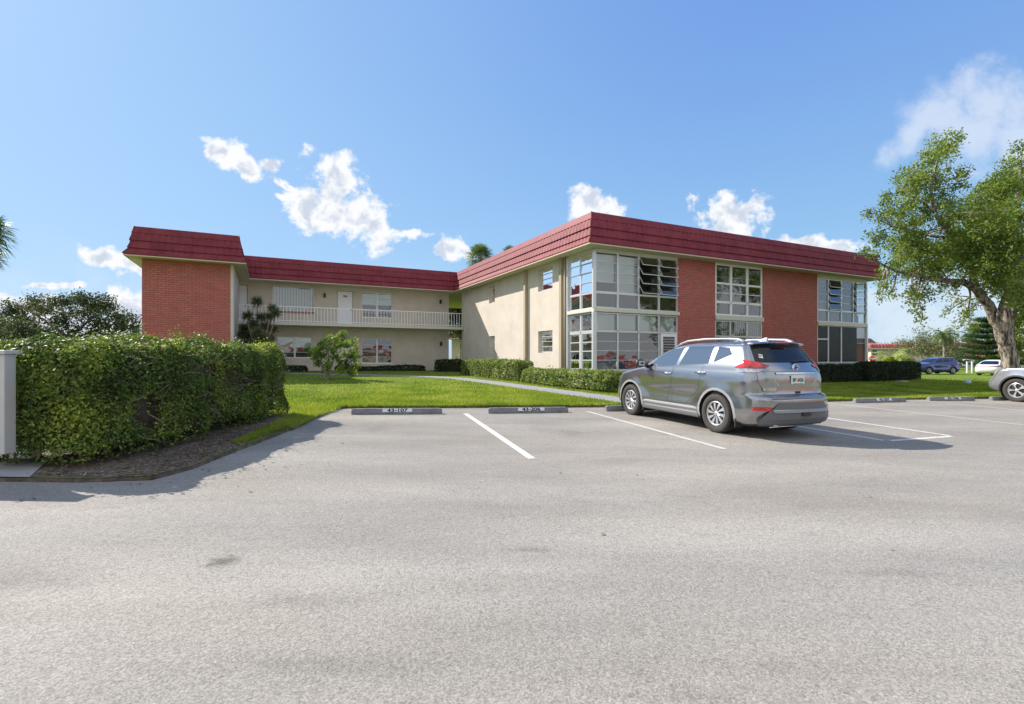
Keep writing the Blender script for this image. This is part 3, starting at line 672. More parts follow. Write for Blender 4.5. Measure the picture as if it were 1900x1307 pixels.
def roofside(P0, P1, nrm, k0, k1, step=.0433):
    P0 = Vector((*P0, 0)); P1 = Vector((*P1, 0)); D = (P1-P0); Ln = D.length; D.normalize(); n = Vector((*nrm, 0)); m = int(Ln/step); base = len(b.v); q = len(PROF)
    for i in range(m+1):
        t = i/m
        for (o, z, a) in PROF:
            s0 = k0*o; s1 = Ln-k1*o; s_ = s0+(s1-s0)*t
            wv = a*.036*(abs(math.sin(math.pi*s_/.26))**.8)
            p = P0+D*s_-n*o+n*wv; b.v.append((p.x, p.y, z))
    for i in range(m):
        for j in range(q-1):
            a_ = base+i*q+j; b.f.append((a_, a_+q, a_+q+1, a_+1)); b.mi.append(0)
roofside((-17.2, 27), (-17.2, 10.9), (-1, 0), 0, 1, .13); roofside((-17.2, 10.9), (-12.4, 10.9), (0, -1), 1, 1); roofside((-12.4, 10.9), (-12.4, 16), (1, 0), 1, -1)
roofside((-12.4, 16), (0, 16), (0, -1), -1, -1); roofside((0, 16), (0, 0), (-1, 0), -1, 1); roofside((0, 0), (20.66, 0), (0, -1), 1, 1); roofside((20.66, 0), (20.66, 27), (1, 0), 1, 0, .13)
o = b.build('mansard_roof', M['roof'], BLD)
for (a, c) in ((((0, 0)), (1, 1)), ((-17.2, 10.9), (1, 1)), ((-12.4, 10.9), (-1, 1)), ((20.66, 0), (-1, 1)), ((-12.4, 16), (-1, 1)), ((0, 16), (-1, 1))):
    b = MB(); b.tube([(a[0]+c[0]*(p[0]-.005), a[1]+c[1]*(p[0]-.005), p[1]) for p in (PROF[1], PROF[3], PROF[6], PROF[9], PROF[12])], .035, 8); b.build('hip_cap', M['roof'], BLD, smooth=True)
b = MB()
for (x0, x1, y0, y1) in ((-16.9, -12.9, 11.3, 27), (-12.9, .4, 16.4, 27), (.4, 20.2, .4, 27)): b.quad((x0, y0, 7.1), (x1, y0, 7.1), (x1, y1, 7.1), (x0, y1, 7.1))
b.build('flat_roof', M['concrete'], BLD)

# ------------------------------------------------------------------ wheel stops
M['stopplate'] = wornpaint('pale_stencil_panel', (.78, .80, .85), (.35, .36, .38), .64, 18)
M['stencil'] = wornpaint('navy_stencil', (.008, .012, .035), (.2, .22, .28), .74, 30)
def wheel_stop(p0, p1, num, label, off=0):
    a = Vector((*p0, 0)); c = Vector((*p1, 0)); d = c-a; L_ = d.length; mid = (a+c)/2; ang = math.atan2(d.y, d.x)
    z = gz(mid.x, mid.y); n = Vector((-d.y, d.x, 0)).normalized()
    r = empty('wheel_stop', (mid.x+n.x*.07, mid.y+n.y*.07, z), ang, label, 'wheel stop', 'concrete wheel stops at the head of the stalls')
    slope = (gz(*p1)-gz(*p0))/L_; r.rotation_euler = (0, -math.atan(slope), ang)
    b = MB(); h = .125; sec = [(-.08, 0), (-.075, .05), (-.045, h), (.045, h), (.075, .05), (.08, 0)]
    xs = [-L_/2, -L_/2+.05, L_/2-.05, L_/2]
    ring = []
    for i, x in enumerate(xs):
        k = .80 if i in (0, 3) else 1
        ring.append([(x, y*k, zz*k) for y, zz in sec])
    for i in range(3):
        for j in range(5): b.quad(ring[i][j], ring[i][j+1], ring[i+1][j+1], ring[i+1][j])
    b.quad(*ring[0][::-1]); b.quad(*ring[3])
    b.build('concrete_bar', M['stop'], r)
    if num:
        tl = math.atan2(.03, .075); R = Matrix.Rotation(math.pi/2-tl, 3, 'X')
        o_ = Vector((off, -.0635, .088)); b = MB()
        for sx, sz in ((-1, -1),): pass
        ux = Vector((1, 0, 0)); uz = Vector((0, .03, .075)).normalized()
        q = [o_+ux*.31*sx+uz*.036*sz+Vector((0, -.003, 0)) for sx, sz in ((-1, -1), (1, -1), (1, 1), (-1, 1))]
        b.quad(*q); pl = b.build('number_panel', M['stopplate'], r)
        text_mesh('stall_number', num, .098, M['stencil'], pl, o_+Vector((0, -.006, 0)), R, .001, 1.55)
wheel_stop((-3.42, 10.66), (-1.53, 10.98), '43-107', 'wheel stop stencilled 43-107, leftmost and nearest the hedge')
wheel_stop((-.52, 11.16), (1.30, 11.56), '43-206', 'wheel stop stencilled 43-206 by the bright white line', .05)
wheel_stop((2.25, 11.9), (4.05, 12.5), '', 'wheel stop mostly hidden behind the front wheel of the grey car')
wheel_stop((10.21, 14.86), (12.21, 15.51), '43-207', 'wheel stop stencilled 43-207 right of the grey car', .1)
wheel_stop((13.29, 15.93), (14.98, 16.2), '43-106', 'wheel stop stencilled 43-106 before the silver car')
wheel_stop((15.72, 16.38), (17.4, 16.9), '', 'wheel stop half hidden by the front wheel of the silver car')

# ------------------------------------------------------------------ cars
def catmull(P, n):
    P = np.array(P, float); k = len(P); out = []
    for i in range(k-1):
        p0 = P[max(i-1, 0)]; p1 = P[i]; p2 = P[i+1]; p3 = P[min(i+2, k-1)]
        # centripetal-ish: limit overshoot
        m1 = (p2-p0)/2; m2 = (p3-p1)/2
        lim = np.abs(p2-p1)*1.5
        m1 = np.clip(m1, -lim, lim); m2 = np.clip(m2, -lim, lim)
        for j in range(n):
            t = j/n; h = (2*t**3-3*t*t+1, t**3-2*t*t+t, -2*t**3+3*t*t, t**3-t*t)
            out.append(h[0]*p1+h[1]*m1+h[2]*p2+h[3]*m2)
    out.append(P[-1]); return np.array(out)
def body_grid(levels, WB, HR, sub=5, ns=44, na=18):
    lv = catmull(levels, sub); rings = []
    for (z, xf, xr, w, df, dr) in lv:
        df = min(df, (xf-xr)*.45); dr = min(dr, (xf-xr)*.45); r = []
        xa, xb = xf-df, xr+dr
        def sidey(x):
            q = (x-(-.1))/2.3; y = w*(1-.030*q*q)
            if .25 < z < 1.0:
                for cx in (WB/2, -WB/2):
                    d = math.hypot(x-cx, z-HR); y += .030*math.exp(-((d-.42)/.13)**2)
                # lower door hollow and shoulder crease
                if abs(x) < 1.0: y -= .013*math.exp(-((z-.60)/.13)**2)*(1-(x/1.0)**4)
            return y
        for i in range(ns): 
            x = xa+(xb-xa)*i/ns; r.append((x, sidey(x), z))
        yb = sidey(xb)
        for i in range(na*2+1):
            th = math.pi*i/(2*na); c = math.cos(th); s_ = math.sin(th); p = 2/2.7
            r.append((xb-dr*abs(s_)**p, yb*math.copysign(abs(c)**p, c), z))
        for i in range(1, ns+1):
            x = xb+(xa-xb)*i/ns; r.append((x, -sidey(x), z))
        ya = sidey(xa)
        for i in range(1, na*2):
            th = math.pi-math.pi*i/(2*na); c = math.cos(th); s_ = math.sin(th); p = 2/2.5
            r.append((xa+df*abs(s_)**p, ya*math.copysign(abs(c)**p, c), z))
        rings.append(r)
    # remove duplicate of last side point / arc start handled by small steps
    return rings
AX = {'side': lambda co: (co.x, co.z), 'rear': lambda co: (co.y, co.z), 'front': lambda co: (co.y, co.z)}
def cut_region(bm, view, poly, filt, pid, only=None):
    ar = sum(poly[i][0]*poly[(i+1) % len(poly)][1]-poly[(i+1) % len(poly)][0]*poly[i][1] for i in range(len(poly)))
    if ar < 0: poly = poly[::-1]
    f2 = AX[view]; lo = [min(p[k] for p in poly) for k in (0, 1)]; hi = [max(p[k] for p in poly) for k in (0, 1)]
    ins = []
    for f in bm.faces:
        if only is not None and f.material_index not in only: continue
        c = f.calc_center_median()
        if not filt(c, f.normal): continue
        q = [f2(v.co) for v in f.verts]
        if max(p[0] for p in q) < lo[0] or min(p[0] for p in q) > hi[0] or max(p[1] for p in q) < lo[1] or min(p[1] for p in q) > hi[1]: continue
        ins.append(f)
    n = len(poly)
    for i in range(n):
        p, q = poly[i], poly[(i+1) % n]; dx, dz = q[0]-p[0], q[1]-p[1]; nn = (dz, -dx)  # outward for ccw
        if view == 'side': co = Vector((p[0], 0, p[1])); no = Vector((nn[0], 0, nn[1]))
        else: co = Vector((0, p[0], p[1])); no = Vector((0, nn[0], nn[1]))
        if no.length < 1e-9: continue
        no.normalize()
        g = set(ins)
        for f in ins: g.update(f.edges); g.update(f.verts)
        res = bmesh.ops.bisect_plane(bm, geom=list(g), dist=1e-6, plane_co=co, plane_no=no)
        fs = {e for e in res['geom'] if isinstance(e, bmesh.types.BMFace)} | {f for f in ins if f.is_valid}
        ins = [f for f in fs if f.is_valid and (f.calc_center_median()-co).dot(no) < 0]
    for f in ins: f.material_index = pid
    return ins
def inset_poly(poly, d):
    ar = sum(poly[i][0]*poly[(i+1) % len(poly)][1]-poly[(i+1) % len(poly)][0]*poly[i][1] for i in range(len(poly)))
    if ar < 0: poly = poly[::-1]
    n = len(poly); L_ = []
    for i in range(n):
        p = Vector(poly[i]); q = Vector(poly[(i+1) % n]); t = (q-p).normalized(); nn = Vector((-t.y, t.x)); L_.append((p+nn*d, t))
    out = []
    for i in range(n):
        (p, t), (q, u) = L_[i-1], L_[i]; den = t.x*u.y-t.y*u.x
        if abs(den) < 1e-6: out.append(tuple(q)); continue
        s_ = ((q.x-p.x)*u.y-(q.y-p.y)*u.x)/den; out.append((p.x+t.x*s_, p.y+t.y*s_))
    return out
def circ(cx, cz, r, n=22): return [(cx+r*math.cos(2*math.pi*i/n), cz+r*math.sin(2*math.pi*i/n)) for i in range(n)]
def carpaint(name, col, metal=.7, rough=.28, flake=.12):
    m = plain(name, col, rough, metal, .5, 1.0)
    return m
M['tyre'] = plain('tyre_rubber', (.045, .042, .040), .85, noise=.15, nscale=20)
M['wheelcap'] = plain('silver_wheel_cover', (.56, .57, .60), .28, .55)
M['carglass'] = plain('tinted_car_glass', (.006, .008, .012), .02, 0, .5, 0)
M['carglass2'] = glass('clear_car_glass', (.25, .28, .32), 2.2, .005, 0, .22)
M['trim'] = plain('black_plastic_trim', (.03, .03, .032), .5, noise=.1, nscale=30)
M['greytrim'] = plain('grey_plastic_trim', (.13, .135, .145), .4)
M['chrome'] = plain('chrome', (.75, .75, .76), .12, 1.0)
M['railm'] = plain('satin_silver_rail', (.34, .34, .36), .45, .5)
M['red'] = plain('red_lamp', (.50, .010, .014), .12, 0, .7, 1.0, noise=.75, nscale=9)
M['redd'] = plain('dark_red_lamp', (.18, .006, .01), .12, 0, .7, 1.0)
M['lens'] = plain('clear_lamp', (.42, .44, .47), .1, .5, .7, 1.0, noise=.5, nscale=14)
M['archtrim'] = plain('satin_arch_trim', (.42, .43, .45), .35, .4)
M['skid'] = plain('satin_skid', (.36, .37, .40), .22, .8)
M['amber'] = plain('amber_lamp', (.75, .33, .08), .2, 0, .6, 1.0)
M['seat'] = plain('grey_seat', (.16, .16, .17), .9)
M['platew'] = plain('plate_white', (.70, .76, .74), .4)
M['plateg'] = plain('plate_green', (.03, .16, .12), .5)
M['orange'] = plain('plate_orange', (.75, .10, .04), .5)
M['gap'] = plain('panel_gap', (.012, .012, .012), .8)
def make_wheel(parent, x, y, R, wdt, side, spokes, style='cover'):
    """wheel > tyre, rim. side = +1 for outward +y"""
    b = MB(); b.lathe([(0, -wdt*.3), (R*.60, -wdt*.3), (R*.62, wdt*.28), (R*.60, wdt*.30), (0, wdt*.30)], 32, 'y')
    wh = b.build('wheel', M['gap'], parent, True); wh.location = (x, y, R); wh.scale = (1, side, 1)
    b = MB(); h = wdt/2
    b.lathe([(R*.62, -h*.9), (R*.80, -h), (R*.94, -h*.92), (R*.985, -h*.7), (R, -h*.3), (R, h*.3), (R*.985, h*.72), (R*.945, h*.94), (R*.90, h*1.0), (R*.80, h*1.01), (R*.70, h*.96), (R*.635, h*.80), (R*.62, h*.6)], 56, 'y')
    for k in range(56):      # shoulder blocks
        a = 2*math.pi*k/56; Mx = Matrix.Rotation(-a, 4, 'Y')
        for s_ in (-1, 1): b.box(R*.955, R*1.004, s_*h*.62-.02, s_*h*.62+.02, -.012, .012, Mx)
    b.build('tyre', M['tyre'], wh, True)
    b = MB(); ro = R*.625
    b.lathe([(ro, h*.62), (ro*1.0, h*.86), (ro*.955, h*.90), (ro*.90, h*.80), (ro*.88, h*.62)], 48, 'y')
    b.lathe([(0, h*.86), (ro*.10, h*.86), (ro*.16, h*.80), (ro*.22, h*.70), (ro*.24, h*.55)], 24, 'y')
    for k in range(spokes):
        a0 = 2*math.pi*k/spokes
        pts = []
        wi, wm, wo = (.30, .42, .46) if style == 'cover' else (.34, .26, .50)
        wi *= 10/spokes*.66; wm *= 10/spokes*.95; wo *= 10/spokes*.82
        tw = .16 if style == 'cover' else 0
        for (rr, wa, hh) in ((ro*.16, wi*1.3, h*.80), (ro*.45, wm*.8, h*.83), (ro*.72, wm*.72, h*.85), (ro*.92, wo*.75, h*.80)):
            for sg in (-1, 1):
                a = a0+sg*wa*.5+tw*rr/ro; pts.append((rr*math.cos(a), hh - (.006 if sg == -1 else 0), rr*math.sin(a)))
        i = len(b.v); b.v += pts; b.v += [(p[0], p[1]-.03, p[2]) for p in pts]
        for q in range(3):
            b.f.append((i+2*q, i+2*q+1, i+2*q+3, i+2*q+2)); b.mi.append(0)
            b.f.append((i+2*q, i+2*q+2, i+8+2*q+2, i+8+2*q)); b.mi.append(0); b.f.append((i+2*q+1, i+8+2*q+1, i+8+2*q+3, i+2*q+3)); b.mi.append(0)
    b.build('rim', M['wheelcap'], wh)
    return wh
def make_car(name, label, paint, loc, head, scale, sp):
    """head: direction of travel angle (from +x)"""
    root = empty(name, loc, 0, label, sp.get('cat', 'car'))
    if 'group' in sp: root['group'] = sp['group']
    fx, fy = math.cos(head), math.sin(head); pit = math.atan(GP[0]*fx+GP[1]*fy) if sp.get('tilt', 1) else 0
    root.rotation_mode = 'XYZ'; root.rotation_euler = (0, -pit, head); root.scale = (scale,)*3
    WB, R = sp['WB'], sp['R']; levels = sp['levels']
    rings = body_grid(levels, WB, R, sp.get('sub', 5), sp.get('ns', 44), sp.get('na', 16)); n = len(rings[0])
    bm = bmesh.new(); V = [[bm.verts.new(p) for p in r] for r in rings]
    for i in range(len(V)-1):
        for j in range(n):
            k = (j+1) % n
            try: bm.faces.new((V[i][j], V[i][k], V[i+1][k], V[i+1][j]))
            except ValueError: pass
    bm.faces.new(V[0]); bm.faces.new(V[-1])
    bmesh.ops.remove_doubles(bm, verts=bm.verts, dist=1e-4); bmesh.ops.recalc_face_normals(bm, faces=bm.faces); bm.normal_update()
    bm.verts.ensure_lookup_table(); bm.faces.ensure_lookup_table()
    vn = [v.normal.copy() for v in bm.verts]; vc = [v.co.copy() for v in bm.verts]; fv = [tuple(v.index for v in f.verts) for f in bm.faces]
    bvh = BVHTree.FromPolygons(vc, fv)
    def nrm(p):
        loc_, no, idx, d = bvh.find_nearest(p)
        if idx is None: return Vector((0, 0, 1))
        q = Vector((0, 0, 0)); 
        for vi in fv[idx]: q += vn[vi]/((vc[vi]-p).length+.003)
        return q.normalized()
    ids = {'body': 0, 'gap': 1, 'arch': 2}; nm = ['body', 'gap', 'arch']
    def pid(k):
        if k not in ids: ids[k] = len(ids); nm.append(k)
        return ids[k]
    xr0 = -1.55
    for sgn in (1, -1):
        sd = lambda c, no, s_=sgn: s_*c.y > .45 and s_*no.y > .15
        for cx in (WB/2, -WB/2):
            cut_region(bm, 'side', circ(cx, R+.01, sp.get('arch', .445)), sd, ids['arch'])
            fs = cut_region(bm, 'side', circ(cx, R+.01, sp.get('arch', .445)-.05), sd, 99)
            bmesh.ops.delete(bm, geom=[f for f in bm.faces if f.material_index == 99], context='FACES')
        sfx = '_r' if sgn < 0 else '_l'
        for (k, poly, gapw, mat) in sp['side']:
            flt = (lambda c, no, s_=sgn: s_*c.y > .45 and s_*no.y > .12) if not k.startswith('taillight') else (lambda c, no, s_=sgn: s_*c.y > .775 and c.x < -1.5)
            if k.startswith('headlight'): flt = lambda c, no, s_=sgn: s_*c.y > .5 and c.x > 1.3
            cut_region(bm, 'side', poly, flt, ids['gap'], only={0})
            cut_region(bm, 'side', inset_poly(poly, gapw) if gapw else poly, flt, pid(k+sfx), only={ids['gap']} if gapw else {ids['gap'], 0})
        for (k, poly, gapw, mat) in sp.get('sub_side', []):
            cut_region(bm, 'side', poly, lambda c, no, s_=sgn: s_*c.y > .45 and s_*no.y > .1, pid(k+sfx))
        for (k, poly, gapw, mat) in sp.get('rear_pair', []):
            pp = [(sgn*a, c) for a, c in poly]
            cut_region(bm, 'rear', pp, lambda c, no, s_=sgn: c.x < -1.3 and no.x < -.05 and s_*c.y < .80, pid(k+sfx))
    for (k, poly, gapw, mat) in sp.get('rear', []):
        keep = {0}
        cut_region(bm, 'rear', poly, lambda c, no: c.x < -1.3 and no.x < -.1, ids['gap'] if gapw else pid(k), only=keep | {ids.get('tailgate', 0)})
        if gapw: cut_region(bm, 'rear', inset_poly(poly, gapw), lambda c, no: c.x < -1.3 and no.x < -.1, pid(k), only={ids['gap']})
    for (k, poly, gapw, mat) in sp.get('front', []):
        cut_region(bm, 'front', poly, lambda c, no: c.x > -.5 and no.x > .1 and (c.z < .95 or no.x > .28), pid(k), only={0})
    mats = {'body': M[paint], 'gap': M['gap'], 'arch': M[sp.get('archmat', 'greytrim')]}
    for lst in ('side', 'sub_side', 'rear_pair', 'rear', 'front'):
        for (k, poly, gapw, mat) in sp.get(lst, []):
            for sfx in ('', '_l', '_r'): mats[k+sfx] = M[paint] if mat == 'paint' else M[mat]
    if 'zones' in sp:   # horizontal paint breaks
        for (z0, z1, mat) in sp['zones']:
            for zc in (z0, z1):
                fs = [f for f in bm.faces if f.material_index == 0]; g = set(fs)
                for f in fs: g.update(f.edges); g.update(f.verts)
                bmesh.ops.bisect_plane(bm, geom=list(g), dist=1e-5, plane_co=(0, 0, zc), plane_no=(0, 0, 1))
            for f in bm.faces:
                if f.material_index == 0 and z0 < f.calc_center_median().z < z1: f.material_index = pid('zone'+mat)
            mats['zone'+mat] = M[mat]
    out = {}
    def extract(idset, oname, mlist, parent, push=0.0, thick=0):
        verts = {}; V2 = []; F2 = []; MI = []; NO = []
        for f in bm.faces:
            if f.material_index in idset:
                idx = []
                for v in f.verts:
                    if v.index_ not in verts if False else id(v) not in verts:
                        nn = nrm(v.co); verts[id(v)] = len(V2); V2.append(tuple(v.co+nn*push)); NO.append(nn)
                    idx.append(verts[id(v)])
                if len(set(idx)) > 2: F2.append(tuple(idx)); MI.append(idset.index(f.material_index))
        if not F2: return None
        me = bpy.data.meshes.new(oname); me.from_pydata(V2, [], F2); me.polygons.foreach_set('material_index', MI)
        me.polygons.foreach_set('use_smooth', [True]*len(F2)); me.update()
        if len(me.vertices) == len(NO): me.normals_split_custom_set_from_vertices([tuple(q) for q in NO])
        return link(oname, me, mlist, parent)
    allv = list(bm.verts)
    zoneids = [i for i, k in enumerate(nm) if k.startswith('zone')]
    body = extract([0, 1, 2]+zoneids, 'body', [mats['body'], mats['gap'], mats['arch']]+[mats[nm[i]] for i in zoneids], root)
    PARENT = {'pane': 'door'}
    for i, k in enumerate(nm):
        if k in ('body', 'gap', 'arch') or k.startswith('zone'): continue
        base = k[:-2] if k[-2:] in ('_l', '_r') else k
        clean = sp.get('names', {}).get(base, base.rstrip('0123456789'))
        out[k] = extract([i], clean, [mats[k]], root, push=sp.get('push', {}).get(base, 0))
    bm.free()
    for k, ch in sp.get('parenting', {}).items():
        for sfx in ('_l', '_r'):
            for c in ch:
                if out.get(k+sfx) and out.get(c+sfx): out[c+sfx].parent = out[k+sfx]
    # wheels + wells
    for sgn in (1, -1):
        for cx in (WB/2, -WB/2):
            b = MB(); yo = sgn*(sp['W']/2-.105); make_wheel(root, cx, yo, R, .225, sgn, sp.get('spokes', 10), sp.get('style', 'cover'))
            ra = sp.get('arch', .445)-.052
            k = 20
            for i in range(k):
                a = -.6+(math.pi+1.2)*i/k; c = -.6+(math.pi+1.2)*(i+1)/k
                b.quad((cx+ra*math.cos(a), sgn*.50, R+.01+ra*math.sin(a)), (cx+ra*math.cos(c), sgn*.50, R+.01+ra*math.sin(c)), (cx+ra*math.cos(c), sgn*(sp['W']/2-.012), R+.01+ra*math.sin(c)), (cx+ra*math.cos(a), sgn*(sp['W']/2-.012), R+.01+ra*math.sin(a)))
            b.quad(*[(cx+ra*math.cos(-.6+(math.pi+1.2)*i/k), sgn*.50, R+.01+ra*math.sin(-.6+(math.pi+1.2)*i/k)) for i in range(k+1)]); b.build('wheel_well', M['gap'], root)
    return root, out, body

LV = [  # z, x front, x rear, half width, front corner depth, rear corner depth
 (.20, 2.02, -2.10, .78, .45, .30), (.26, 2.16, -2.24, .86, .50, .34), (.36, 2.24, -2.33, .895, .55, .38), (.48, 2.27, -2.395, .908, .58, .40), (.60, 2.27, -2.415, .905, .60, .42),
 (.70, 2.25, -2.41, .902, .60, .42), (.745, 2.23, -2.36, .905, .58, .42), (.78, 2.22, -2.295, .908, .58, .42), (.88, 2.16, -2.285, .915, .55, .42), (.98, 2.05, -2.285, .917, .55, .42), (1.06, 1.82, -2.28, .905, .60, .42),
 (1.12, 1.48, -2.27, .890, .55, .42), (1.17, 1.18, -2.25, .874, .42, .40), (1.25, .99, -2.20, .850, .34, .36), (1.36, .76, -2.115, .808, .30, .32), (1.47, .53, -2.035, .760, .28, .30),
 (1.56, .30, -1.97, .715, .28, .28), (1.625, .05, -1.93, .665, .30, .26), (1.665, -.18, -1.90, .60, .30, .24), (1.69, -.42, -1.82, .50, .30, .22), (1.703, -.68, -1.62, .34, .28, .20), (1.708, -.95, -1.35, .12, .1, .1)]
ROGUE = dict(cat='car', WB=2.70, R=.362, W=1.84, levels=LV, arch=.470, archmat='archtrim', spokes=10, sub=4,
 side=[('front_door', [(1.0, .40), (1.02, 1.10), (.70, 1.155), (-.17, 1.205), (-.11, 1.0), (-.11, .40)], .006, 'paint'),
       ('rear_door', [(-.10, .40), (-.10, 1.0), (-.17, 1.205), (-1.15, 1.265), (-1.14, 1.02), (-.88, .78), (-.80, .40)], .006, 'paint'),
       ('window1', [(.72, 1.165), (.42, 1.40), (.10, 1.545), (-.27, 1.60), (-.17, 1.215)], 0, 'carglass2'),
       ('window2', [(-.38, 1.607), (-1.08, 1.605), (-1.07, 1.27), (-.26, 1.222)], 0, 'carglass2'),
       ('window3', [(-1.19, 1.600), (-1.47, 1.570), (-1.60, 1.455), (-1.19, 1.30)], 0, 'carglass2'),
       ('taillight', [(-1.72, 1.215), (-1.98, 1.36), (-2.40, 1.375), (-2.40, 1.215)], 0, 'red'),
       ('taillight_lens', [(-1.72, 1.21), (-2.40, 1.21), (-2.40, 1.15), (-1.84, 1.145)], 0, 'lens')],
 rear_pair=[('taillight', [(.50, 1.262), (.62, 1.215), (.96, 1.215), (.96, 1.375), (.80, 1.365)], 0, 'red'),
            ('taillight_lens', [(.62, 1.21), (.70, 1.155), (.96, 1.15), (.96, 1.21)], 0, 'lens')],
 rear=[('rear_window', [(-.70, 1.315), (.70, 1.315), (.66, 1.45), (.60, 1.64), (-.60, 1.64), (-.66, 1.45)], 0, 'carglass'),
       ('tailgate', [(-.66, .765), (.66, .765), (.76, 1.0), (.76, 1.165), (.62, 1.21), (.50, 1.262), (.72, 1.305), (-.72, 1.305), (-.50, 1.262), (-.62, 1.21), (-.76, 1.165), (-.76, 1.0)][:4]+[(-.76, 1.165), (-.76, 1.0)], .006, 'paint')],
 front=[('windshield', [(-.72, 1.19), (.72, 1.19), (.58, 1.60), (-.58, 1.60)], 0, 'carglass'), ('grille', [(-.5, .55), (.5, .55), (.6, .9), (-.6, .9)], 0, 'trim'), ],
 names={'front_door': 'front_door', 'window1': 'window', 'window2': 'window', 'window3': 'window', 'taillight_lens': 'reverse_lamp'},
 parenting={'front_door': ['window1'], 'rear_door': ['window2'], 'taillight': ['taillight_lens']},
 push={'taillight': .012, 'taillight_lens': .010, 'tailgate': .002, 'front_door': .001, 'rear_door': .001})
M['gunmetal'] = carpaint('gunmetal_grey_paint', (.34, .35, .37), .90, .21)
M['bluepaint'] = carpaint('deep_blue_paint', (.012, .036, .17), .5, .2)
M['silverpaint'] = carpaint('silver_paint', (.52, .54, .57), .75, .24)
M['whitepaint'] = carpaint('white_car_paint', (.75, .76, .78), .0, .3)
CAR_H = math.radians(111.0); CC = (3.954, 10.403)
car, parts, body = make_car('parked_car', 'metallic grey crossover parked nose in on the second white stall line, seen from behind', 'gunmetal', (CC[0], CC[1], gz(*CC)+.0), CAR_H, .96, ROGUE)
def car_details():
    # lower cladding, sills
    def sidept(x, z, s_): return (x, s_*.905, z)
    for s_ in (1, -1):
        b = MB(); b.cur = 0
        ys = s_*.915
        sec = [(.385, .905), (.395, .922), (.425, .918), (.435, .905)]
        xs = [.90, .6, 0, -.5, -.86]
        for i in range(len(xs)-1):
            for j in range(3): b.quad((xs[i], s_*sec[j][1], sec[j][0]), (xs[i+1], s_*sec[j][1], sec[j][0]), (xs[i+1], s_*sec[j+1][1], sec[j+1][0]), (xs[i], s_*sec[j+1][1], sec[j+1][0]))
        b.build('side_moulding', M['archtrim'], car, True)
        b = MB(); b.box(-.90, .93, s_*.70 if s_ > 0 else -.905, s_*.905 if s_ > 0 else -.70, .23, .345)
        b.build('sill', M['greytrim'], car, bevel=.03)
        # mud flaps
        for fx in (-1.80, .905):
            b = MB(); b.box(fx-.012, fx+.012, s_*.72 if s_ > 0 else -.90, s_*.90 if s_ > 0 else -.72, .17, .42); b.build('mud_flap', M['trim'], car, bevel=.004)
        # mirror
        b = MB(); b.tube([(.80, s_*.84, 1.17), (.78, s_*.93, 1.19), (.78, s_*.97, 1.20)], [.05, .04, .04], 8); st = None
        prof = []
        for i in range(9):
            u = i/8; y = .94+.21*u; k = math.sin(math.pi*min(1, max(.0, .12+u*.80)))**.5
            prof.append((y, .055*k+.015, .075*k+.02))
        base = len(b.v); n = 12
        for (y, rx, rz) in prof:
            for j in range(n):
                a = 2*math.pi*j/n; b.v.append((.78+rx*math.cos(a)+.02, s_*y, 1.235+rz*math.sin(a)))
        for i in range(8):
            for j in range(n):
                q = base+i*n+j; r_ = base+i*n+(j+1) % n; b.f.append((q, r_, r_+n, q+n)); b.mi.append(0)
        b.f.append(tuple(base+8*n+j for j in range(n))); b.mi.append(0); b.f.append(tuple(base+j for j in range(n))); b.mi.append(0)
        mr = b.build('side_mirror', M['trim'], car, True)
        b = MB(); b.quad((.735, s_*.97, 1.18), (.735, s_*1.13, 1.18), (.735, s_*1.13, 1.29), (.735, s_*.97, 1.29)); b.build('mirror_glass', M['chrome'], mr)
        # handles: recess cup + chrome bar
        for (k, hx, hz) in (('front_door', .05, 1.045), ('rear_door', -.93, 1.10)):
            dr = parts[k+('_l' if s_ > 0 else '_r')]
            b = MB(); b.tube([(hx-.11, s_*.895, hz), (hx-.10, s_*.930, hz+.004), (hx, s_*.940, hz+.006), (hx+.10, s_*.930, hz+.004), (hx+.11, s_*.895, hz)], [.014, .017, .019, .017, .014], 8)
            b.build('door_handle', M['chrome'], dr, True)
        # roof rail
        b = MB(); P = [(.10, .60, 1.60), (-.02, .605, 1.66), (-.25, .61, 1.715), (-.7, .61, 1.745), (-1.2, .605, 1.745), (-1.55, .60, 1.73), (-1.68, .595, 1.69), (-1.70, .59, 1.65)]
        b.tube([(x, s_*y, z) for x, y, z in P], [.02, .024, .022, .02, .02, .026, .034, .03], 8); b.build('roof_rail', M['railm'], car, True)
        # rear bumper reflector
        b = MB(); 
        for i in range(6):
            def rp(u): th = u; return (-1.995-.42*math.sin(th)**.74-.004, s_*(.903*math.cos(th)**.74+.004))
            t0, t1 = .28+.62*i/6, .28+.62*(i+1)/6; p, q = rp(t0), rp(t1); zz0, zz1 = .505, .565
            b.quad((p[0], p[1], zz0), (q[0], q[1], zz0), (q[0], q[1], zz1), (p[0], p[1], zz1))
        b.build('bumper_reflector', M['red'], car)
    # spoiler
    b = MB(); n = 16; rows = []
    for (dx, z, wk) in ((.22, 1.700, .80), (.0, 1.698, .92), (-.12, 1.682, .97), (-.145, 1.668, .97), (-.13, 1.655, .95), (.0, 1.640, .90)):
        row = []
        for i in range(n+1):
            u = -1+2*i/n; row.append((-1.87+dx+.10*abs(u)**2.5, u*.64*wk, z-.028*abs(u)**2.2))
        rows.append(row)
    for i in range(len(rows)-1):
        for j in range(n): b.quad(rows[i][j], rows[i][j+1], rows[i+1][j+1], rows[i+1][j])
    for e in (0, n): b.quad(*[r_[e] for r_ in rows])
    spo = b.build('rear_spoiler', M['gunmetal'], car, True)
    b = MB(); b.box(-2.022, -1.99, -.17, .17, 1.655, 1.675); b.build('brake_lamp', M['red'], spo, bevel=.004)
